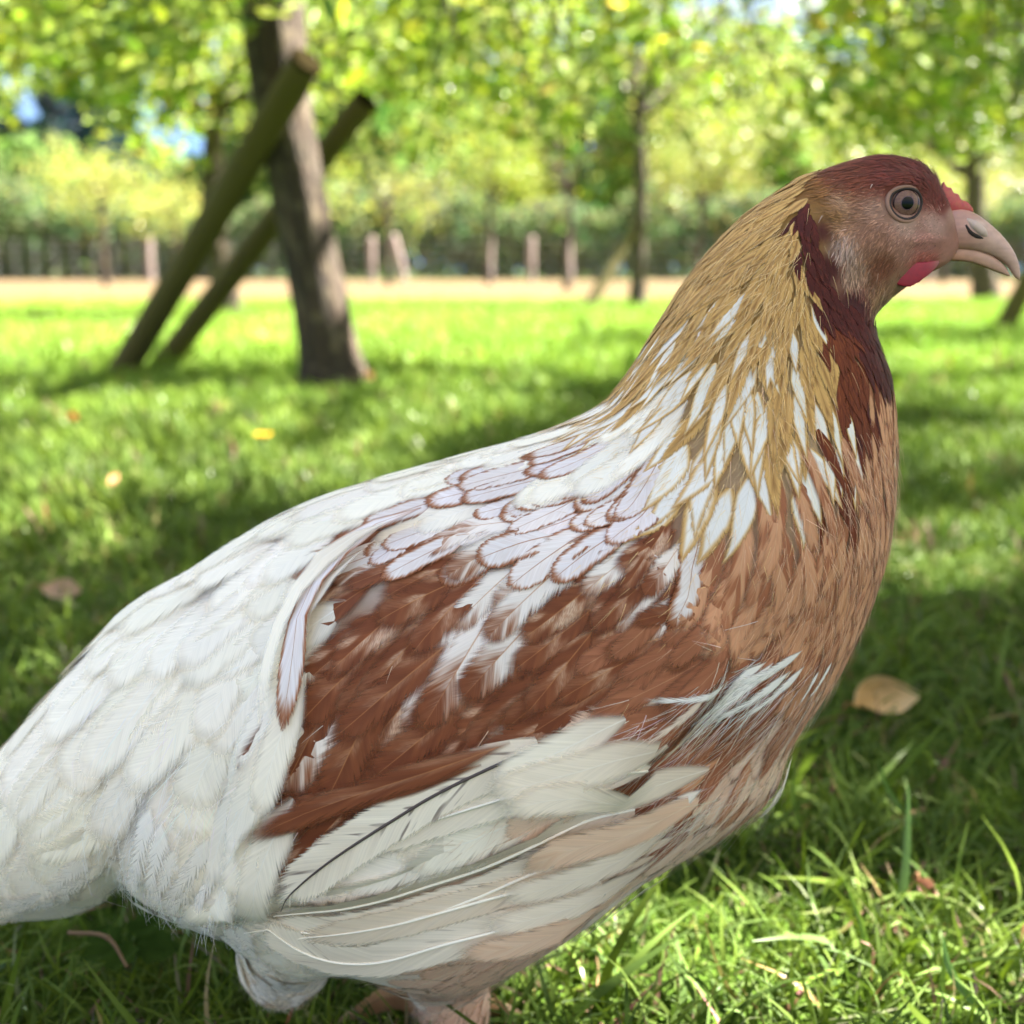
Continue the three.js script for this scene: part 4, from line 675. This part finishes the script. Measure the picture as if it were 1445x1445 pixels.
// loose fluffy plumes over the wing's front and the belly
const PLUMES = [[1050, 850, -0.9, 0.42, 130, 40, 0], [1035, 862, -0.88, 0.46, 150, 44, 0], [1010, 880, -0.82, 0.56, 140, 40, 0], [985, 870, -0.9, 0.44, 120, 36, 0], [960, 900, -0.86, 0.5, 120, 36, 1], [1120, 872, -0.5, 0.86, 60, 24, 0], [905, 1190, -0.8, 0.55, 110, 60, 0], [890, 1215, -0.85, 0.5, 120, 60, 0], [860, 1235, -0.9, 0.42, 110, 54, 0], [960, 1020, -0.96, 0.25, 150, 46, 0], [900, 1060, -0.96, 0.2, 140, 44, 1], [860, 1110, -0.93, 0.35, 140, 40, 1], [800, 1040, -0.9, 0.4, 120, 40, 0], 
  [300, 1200, 0.1, 1, 110, 60, 0], [340, 1220, 0, 1, 110, 60, 0], [260, 1210, 0.2, 1, 90, 50, 0], [380, 1060, -0.3, 0.95, 140, 50, 0], [400, 1120, -0.2, 0.97, 130, 60, 0], [350, 1080, -0.35, 0.93, 140, 50, 0], [300, 1040, -0.4, 0.9, 140, 60, 0], [200, 1120, -0.6, 0.8, 120, 60, 0], [120, 1180, -0.7, 0.7, 120, 60, 0], [380, 1180, 0, 1, 110, 60, 0], [1092, 1040, 0.05, 1, 76, 44, 0], [1084, 1064, 0, 1, 70, 44, 0], [1076, 1080, -0.1, 1, 64, 44, 0], [1060, 1096, -0.2, 1, 60, 44, 0], [366, 1296, -0.1, 1, 84, 50, 0], [396, 1310, 0, 1, 90, 56, 0], [430, 1312, 0.1, 1, 80, 50, 0], [380, 1340, -0.1, 1, 70, 50, 0], [420, 1345, 0.1, 1, 60, 50, 0], [240, 1180, 0.1, 1, 100, 60, 0], [290, 1190, 0.1, 1, 100, 60, 0], [330, 1190, 0, 1, 110, 60, 0], [590, 1310, -0.6, 0.8, 100, 50, 1], [640, 1320, -0.4, 0.9, 100, 50, 1], [680, 1330, -0.2, 1, 90, 40, 1]];
for (const [x, y, dx, dy, L, W, v] of PLUMES) for (let k = 0; k < 3; k++) {
  const q = hp(x + gauss(hr) * 14, y + gauss(hr) * 10); q.z = -HZ + hen0.half(q.x, q.y);
  const sp = [], a = Math.atan2(dy, dx) + gauss(hr) * 0.15, P0 = q.clone();
  for (const s of ROWS) { const N = hen0.onto(P0); sp.push({ p: P0.clone().addScaledVector(N, 0.003 + 0.05 * L * M * s), n: N }); P0.addScaledVector(tangent(Math.cos(a + 0.3 * s), Math.sin(a + 0.3 * s), N), L * M / 9); }
  made.flank_feather.push([vaneGeo(sp, W * M * (x > 900 && y < 1000 ? 0.22 : 0.36), 'x', v, y > 900 ? [1, 0.965, 0.91] : [1, 1, 1], 0.1), L * W * M * M]);  // lower plumes tinted warm to imitate light bounced up from below
}
{
  const rest = [];
  for (const [name, list] of Object.entries(made)) {
    list.sort((a, b) => b[1] - a[1]);
    list.forEach(([g], i) => { if (i < 290) mesh(name, g, featherMat, name === 'wing_feather' ? wing : hen); else rest.push(g); });
  }
  if (rest.length) mesh('plumage', mergeGeometries(rest), featherMat, hen).userData.kind = 'stuff';
}
// fine bristles and down: thin curved ribbons
function bristles(name, list, parent = hen) {
  const pos = [], idx = [], col = [], nor = [];
  for (const { p, d, n, len, w, c } of list) {
    const B = n.clone().cross(d).normalize();
    for (let i = 0; i <= 3; i++) { const s = i / 3, q = p.clone().addScaledVector(d, len * s).addScaledVector(n, len * (0.28 * s - 0.16 * s * s)), h = w * (1 - 0.85 * s); for (const e of [-1, 1]) { pos.push(q.x + B.x * h * e, q.y + B.y * h * e, q.z + B.z * h * e); col.push(...c); nor.push(n.x, n.y, n.z); } if (i) { const b = pos.length / 3 - 4; idx.push(b, b + 2, b + 1, b + 1, b + 2, b + 3); } }
  }
  mesh(name, buf(pos, idx, col, null, nor), phys([1, 1, 1], { vertexColors: true, roughness: 0.8, transmission: 0.15, thickness: 0 }), parent).userData.kind = 'stuff';
}
{
  const HAIR = [[1245, 235, -1, 0.05, 15], [1300, 245, -0.9, -0.25, 13], [1322, 285, -0.3, -0.9, 9], [1200, 235, -0.95, 0.3, 20], [1150, 262, -0.9, 0.4, 22], [1215, 290, -0.8, 0.3, 8], [1190, 300, -0.9, 0.2, 10], [1152, 298, -0.8, -0.2, 9], [1205, 345, -0.5, 0.8, 10], [1166, 355, -0.2, 0.9, 13], [1185, 390, -0.1, 1, 14], [1250, 350, -0.7, 0.6, 8], [1225, 385, -0.5, 0.8, 10], [1240, 420, -0.4, 0.9, 13], [1290, 395, -0.8, 0.5, 8], [1320, 335, -0.8, 0.3, 4], [1290, 320, -0.8, 0.5, 4]];
  const r = rng(99), list = [];
  for (let n = 0; n < 30000 && list.length < 5500; n++) {
    const px = lerp(1125, 1350, r()), py = lerp(212, 470, r()), q = hp(px, py), f = hen0.sample(hen0.f, q.x, q.y);
    if (f <= 1e-7 || !inside(FACE, px, py) && !(px < 1260 && px > 1190 && py > 430)) continue;
    if (Math.hypot((px - 1256) / 33, (py - 291) / 29) < 1 || px > 1300 + 20 * r() && py > 292 || r() < blob(px, py, 1266, 388, 46, 24) * 2) continue;
    q.z = -HZ + (r() < 0.85 ? 1 : -1) * hen0.half(q.x, q.y) * (r() < 0.06 ? r() : 1);
    const N = hen0.onto(q); let s = 0, dx = 0, dy = 0, L = 0;
    for (const [x, y, a, b, l] of HAIR) { const d = (px - x) ** 2 + (py - y) ** 2 + 30, k = 1 / (d * d); s += k; dx += a * k; dy += b * k; L += l * k; }
    const t = tangent(dx, dy, N).applyAxisAngle(N, gauss(r) * 0.22), sh = lerp(0.74, 1.2, r()), c = lin(skinAt(px + gauss(r) * 5, py + gauss(r) * 5).map((v) => Math.min(250, v * sh)));
    list.push({ p: q, d: t, n: N, len: L / s * M * lerp(0.5, 1.1, r()), w: 0.00017 * (L / s > 11 ? 1.6 : 1), c });
  }
  bristles('bristles', list);
  const down = [];   // stray down at the chin, the throat, the breast's fringe and the belly
  const fringe = (x, y, dx, dy, len, spread, n, c) => { for (let i = 0; i < n; i++) { const q = hp(x + gauss(r) * spread, y + gauss(r) * spread * 0.6); q.z = -HZ + hen0.half(q.x, q.y) * (r() < 0.7 ? r() : 1); const N = hen0.onto(q), a = Math.atan2(dy, dx) + gauss(r) * 0.28, t = tangent(Math.cos(a), Math.sin(a), N); down.push({ p: q, d: t, n: N, len: len * M * lerp(0.5, 1.3, r()), w: 0.00013, c: lin(c).map((v) => v * lerp(0.85, 1.1, r())) }); } };
  for (const [x, y, a, b] of [[1262, 620, 0.1, 1], [1262, 700, 0, 1], [1245, 780, -0.2, 1], [1215, 860, -0.35, 0.9], [1180, 930, -0.45, 0.9], [1140, 985, -0.5, 0.86], [1115, 1030, -0.4, 0.9]]) fringe(x - 8, y, a, b, 34, 22, 160, [206, 164, 132]);
  for (const [x, y, a, b] of [[940, 440, -0.4, 0.9], [890, 530, -0.5, 0.86], [1000, 360, -0.6, 0.8], [820, 600, -0.85, 0.5], [240, 830, -0.8, 0.6], [130, 920, -0.75, 0.66], [60, 1010, -0.7, 0.7], [480, 700, -0.9, 0.42]]) fringe(x + 8, y + 8, a, b, 40, 26, 110, x < 700 ? [240, 236, 228] : [200, 160, 104]);
  fringe(1234, 444, -0.1, 1, 26, 9, 160, [200, 164, 110]); fringe(1322, 262, 0.1, -1, 22, 8, 110, [120, 50, 44]); fringe(1305, 238, 0.3, -0.9, 16, 10, 120, [110, 44, 38]);
  fringe(1098, 1075, 0.1, 1, 40, 10, 260, [244, 236, 226]); fringe(1080, 1115, -0.1, 1, 40, 14, 300, [244, 232, 214]); fringe(1000, 1180, -0.3, 0.95, 44, 34, 500, [228, 204, 176]); fringe(930, 1228, -0.4, 0.9, 40, 26, 320, [222, 190, 160]);
  fringe(400, 1370, 0, 1, 46, 26, 500, [232, 222, 208]); fringe(270, 1235, 0.2, 1, 80, 40, 500, [238, 232, 222]); fringe(290, 1255, 0.15, 1, 90, 40, 700, [236, 230, 222]); fringe(350, 1290, 0.1, 1, 60, 20, 260, [236, 230, 222]); fringe(230, 1240, 0.3, 0.95, 60, 24, 240, [232, 226, 216]); fringe(400, 1390, -0.1, 1, 36, 26, 300, [226, 212, 196]); fringe(570, 1400, -0.5, 0.8, 60, 40, 500, [206, 176, 154]); fringe(690, 1400, -0.2, 1, 40, 12, 200, [214, 184, 160]);
  fringe(1000, 870, -0.9, 0.4, 90, 26, 260, [246, 244, 242]); fringe(900, 930, -0.88, 0.45, 80, 34, 240, [240, 230, 222]); fringe(860, 1215, -0.9, 0.4, 80, 34, 320, [240, 236, 232]); fringe(930, 1040, -0.96, 0.2, 90, 40, 260, [238, 226, 214]); fringe(1060, 940, -0.7, 0.7, 50, 16, 120, [226, 206, 198]); fringe(400, 1000, -0.3, 0.95, 80, 30, 200, [244, 242, 240]); fringe(1000, 1090, -0.8, 0.6, 60, 50, 200, [206, 164, 136]); fringe(330, 1140, -0.1, 1, 70, 50, 350, [244, 241, 236]);
  const COAT = [[1200, 700, 1000, 0], [1130, 940, 1300, 0], [1040, 1080, 1000, 1], [1000, 480, 900, 2], [1080, 380, 700, 2], [120, 1090, 500, 3], [280, 1060, 700, 3], [780, 1170, 2200, 1], [660, 1300, 1500, 1], [900, 620, 300, 2]];
  for (const [x, y, n, how] of COAT) for (let i = 0; i < n; i++) {
    const px = x + gauss(r) * 75, py = y + gauss(r) * 85, q = hp(px, py); if (inside(FACE, px, py) || px > 1118 - 20 * r() && py < 590 || hen0.sample(hen0.f, q.x, q.y) <= 1e-6) continue;
    q.z = -HZ + hen0.half(q.x, q.y) * (r() < 0.85 ? 1 : r()); const N = hen0.onto(q), f = lie(px, py), t = tangent(f.dx, f.dy, N).applyAxisAngle(N, gauss(r) * 0.28), sh = lerp(0.85, 1.18, r());
    const c = how === 3 ? [240, 235, 226] : how === 2 ? [218, 184, 132] : how === 1 ? [226, 200, 176] : [218, 178, 150];
    q.addScaledVector(N, 0.0012 + 0.001 * r()); down.push({ p: q, d: t, n: N, len: lerp(18, 52, r()) * M * (how === 2 ? 0.7 : 1), w: 0.00009, c: lin(c.map((v) => Math.min(248, v * sh))) });
  }
  bristles('down', down);
}
// legs: scaly shanks and toes in the grass under the body
{
  const shank = std(lin([196, 150, 112]), { roughness: 0.6, bumpMap: featherNoise, bumpScale: 0.001 });
  for (const [x, w, fx] of [[652, 0.024, 660], [600, -0.03, 560]]) {
    const g = new THREE.Group(); g.name = 'leg'; hen.add(g);
    const top = hp(x, 1450, w), foot = hp(fx, 1495, w); foot.y = 0.014;
    mesh('shank', tube([top, top.clone().lerp(foot, 0.5).add(new V3(-0.004, 0, 0)), foot], [0.009, 0.0065, 0.0075], 10, 0.1, 3), shank, g);
    for (const [a, l] of [[0, 0.05], [0.6, 0.042], [-0.6, 0.042], [3.0, 0.022]]) {
      const d = new V3(Math.cos(a), 0, Math.sin(a)), m = foot.clone().addScaledVector(d, l * 0.5), e = foot.clone().addScaledVector(d, l); m.y = 0.012; e.y = 0.006;
      mesh('toe', tube([foot, m, e], [0.0065, 0.0052, 0.0036], 8, 0.15, 4), shank, g);
      const c = e.clone().addScaledVector(d, 0.011); c.y = 0.001;
      mesh('claw', tube([e, e.clone().lerp(c, 0.5).add(new V3(0, 0.0015, 0)), c], [0.0032, 0.002, 0.0004], 6), std(lin([150, 126, 104]), { roughness: 0.4 }), g);
    }
  }
}
delete hen.userData.shafts; delete hen.userData.tris;

// ---------- fallen leaves, flowers and weeds in the grass ----------
{
  const r = rng(404);
  // a curled leaf blade of its own: length, width, curl, colours along and across it
  const curled = (L, W, curl, twist, ca, cb, lobes = 0) => {
    const pos = [], col = [], idx = [], nS = 12, nT = 8;
    for (let i = 0; i <= nS; i++) for (let j = 0; j <= nT; j++) {
      const s = i / nS, t = j / nT * 2 - 1, w = W * 0.5 * Math.sin(Math.PI * clamp(s * 0.94 + 0.04)) ** 0.8 * (1 + lobes * Math.sin(s * 19) * 0.16), a = twist * s, x = t * w, y = curl * W * t * t * (0.4 + 0.6 * s) + curl * 0.5 * L * (s - 0.45) ** 2 + 0.04 * W * Math.sin(s * 9 + t * 4);
      pos.push(x * Math.cos(a) - y * Math.sin(a), x * Math.sin(a) + y * Math.cos(a), (s - 0.5) * L);
      const k = clamp(0.5 * s + 0.6 * fbm(s * 5, t * 3, 71) - 0.2 + 0.3 * Math.abs(t)), m = 0.7 + 0.3 * smooth(0.02, 0.12, Math.abs(t)); col.push(...mix3(ca, cb, k).map((v) => v * (0.6 + 0.4 * m)));
      if (i && j) { const b = i * (nT + 1) + j; idx.push(b - nT - 2, b - nT - 1, b - 1, b - nT - 1, b, b - 1); }
    }
    return buf(pos, idx, col);
  };
  const mat = phys([1, 1, 1], { vertexColors: true, roughness: 0.7, transmission: 0.25, thickness: 0 });
  const drop = (x, y, up, L, W, curl, turn, tilt, ca, cb, label) => {
    const g = ground(x, y), t = thing('fallen_leaf', new V3(g.x, up, g.z), label, 'leaf', 'fallen leaves in the grass');
    mesh('blade', curled(L, W, curl, 0.7, lin(ca), lin(cb)), mat, t);
    mesh('stalk', tube([new V3(0, 0.1 * curl * L, -L * 0.48), new V3(0.004, 0.1 * curl * L + 0.003, -L * 0.62), new V3(0.002, 0.1 * curl * L, -L * 0.75)], [0.0012, 0.0009, 0.0008], 6), std(lin([120, 84, 50])), t);
    t.rotation.set(tilt, turn, 0.25);
  };
  drop(1222, 1016, 0.024, 0.040, 0.036, 0.9, 2.2, 0.75, [196, 156, 84], [222, 196, 150], 'curled yellow-brown fallen leaf on the grass right of the hen\'s breast');
  drop(1306, 1290, 0.016, 0.013, 0.010, 0.8, 0.9, 0.3, [120, 80, 62], [170, 120, 98], 'small reddish withered leaf in the dark grass at lower right');
  drop(92, 862, 0.022, 0.050, 0.026, 0.35, 1.4, 0.1, [150, 116, 84], [186, 150, 116], 'brown fallen leaf on shaded grass behind the hen\'s tail');
  drop(107, 606, 0.03, 0.030, 0.022, 0.5, 1.2, 0.5, [216, 110, 40], [230, 140, 60], 'orange fallen leaf in the grass below the wooden stakes');
  drop(166, 704, 0.03, 0.026, 0.02, 0.5, 0.4, 0.5, [214, 140, 96], [226, 164, 124], 'pinkish fallen leaf in sunlit grass above the hen\'s back');
  drop(524, 548, 0.04, 0.04, 0.03, 0.5, 0.6, 0.6, [214, 130, 70], [230, 170, 110], 'orange-tan fallen leaf at the foot of the propped trunk');
  {
    const g = ground(374, 662), t = thing('buttercup', new V3(g.x, 0, g.z), 'single yellow flower standing in the grass above the hen\'s back', 'flower');
    mesh('stem', tube([new V3(), new V3(0.003, 0.03, 0), new V3(0, 0.058, 0)], [0.0012, 0.001, 0.0009], 6), std([0.07, 0.13, 0.02]), t);
    const pg = new THREE.SphereGeometry(0.011, 10, 6, 0, 6.283, 0, 1.1).scale(0.8, 0.5, 1).translate(0, -0.004, 0.009);
    for (let i = 0; i < 5; i++) { const m = mesh('petal', pg, std([0.75, 0.45, 0.01], { roughness: 0.4 }), t); m.position.y = 0.06; m.rotation.set(0, i * 1.2566, 0); m.rotateX(-0.5); }
    mesh('flower_centre', new THREE.SphereGeometry(0.005, 10, 8), std([0.5, 0.32, 0.02]), t).position.y = 0.062;
  }
  {
    const g = ground(182, 1385), t = thing('weed', new V3(g.x, 0, g.z), 'dark broad-leaved weed with lobed leaves in the shade under the hen\'s tail', 'weed');
    const lm = phys([1, 1, 1], { vertexColors: true, roughness: 0.9, specularIntensity: 0.05, transmission: 0.25, thickness: 0 });
    for (const [a, h, L] of [[0.2, 0.024, 0.021], [1.5, 0.02, 0.024], [2.8, 0.022, 0.021], [4.2, 0.02, 0.022], [5.3, 0.022, 0.019]]) {
      const m = mesh('leaf', curled(L, L * 0.8, 0.12, 0.2, [0.022, 0.045, 0.006], [0.035, 0.065, 0.01], 1), lm, t); m.position.set(Math.sin(a) * L * 0.7, h, Math.cos(a) * L * 0.7); m.rotation.set(0.25, a, 0);
      mesh('stalk', tube([new V3(), new V3(Math.sin(a) * 0.004, h * 0.6, Math.cos(a) * 0.004), new V3(Math.sin(a) * L * 0.3, h, Math.cos(a) * L * 0.3)], [0.001, 0.0008, 0.0007], 6), std([0.07, 0.12, 0.03]), t);
    }
  }
  const stalk = (pts, rad, c, label) => { const p = pts.map(([x, y, h]) => ground(x, y).setY(h)), t = thing('dry_stalk', p[0], label, 'stalk', 'dry stalks in the grass'); mesh('stem', tube(p.map((q) => q.clone().sub(t.position)), [rad, rad, rad * 0.7], 6, 0.15), std(lin(c)), t); mesh('joint', new THREE.SphereGeometry(rad * 1.35, 8, 6), std(lin(c)), t).position.copy(p[1]).sub(t.position); };
  stalk([[104, 1388, 0.03], [160, 1412, 0.036], [186, 1440, 0.03]], 0.0011, [104, 80, 54], 'dry brown stalk lying in the shaded grass under the hen\'s tail');
  // the few long blades that stand clear of the rest
  const bm = phys([1, 1, 1], { vertexColors: true, roughness: 0.6, transmission: 0.35, thickness: 0, clearcoat: 0.4, clearcoatRoughness: 0.3 });
  for (const [x0, y0, x1, y1, bend, w, c, label] of [[1268, 1300, 1281, 1108, 4, 0.0026, [0.11, 0.20, 0.06], 'tall upright pale green grass blade at right of the hen'], [1440, 1465, 1330, 1320, -30, 0.0026, [0.10, 0.20, 0.05], 'broad grass blade slanting out at the lower right corner'], [1225, 1400, 1190, 1240, 12, 0.0018, [0.14, 0.24, 0.03], 'thin yellow-green grass blade between the lit patch and the corner'], [1330, 1190, 1240, 1072, -20, 0.0024, [0.12, 0.24, 0.03], 'arching bright green grass blade beyond the tall upright one'], [1150, 1200, 1122, 1080, -14, 0.002, [0.15, 0.26, 0.03], 'yellow-green grass blade close beside the hen\'s breast']]) {
    const b = ground(x0, y0), z = -b.z + 0.005, pos = [], col = [], idx = [], t = thing('grass_blade', b, label, 'grass blade', 'long grass blades standing clear');
    for (let i = 0; i <= 8; i++) { const s = i / 8, p = at(lerp(x0, x1, s) + bend * Math.sin(s * 3.14), lerp(y0, y1, s), z).sub(b), h = w * (1 - s ** 2.5) + 0.0002; pos.push(p.x - h, p.y, p.z + 0.0006, p.x, p.y, p.z - 0.0006, p.x + h, p.y, p.z + 0.0006); for (let k = 0; k < 3; k++) col.push(...c.map((v) => v * lerp(0.8, 1.15, s))); if (i) { const q = i * 3; for (const e of [0, 1]) idx.push(q - 3 + e, q - 2 + e, q + e, q - 2 + e, q + 1 + e, q + e); } }
    mesh('blade', buf(pos, idx, col), bm, t);
  }
}

renderer.render(scene, camera);
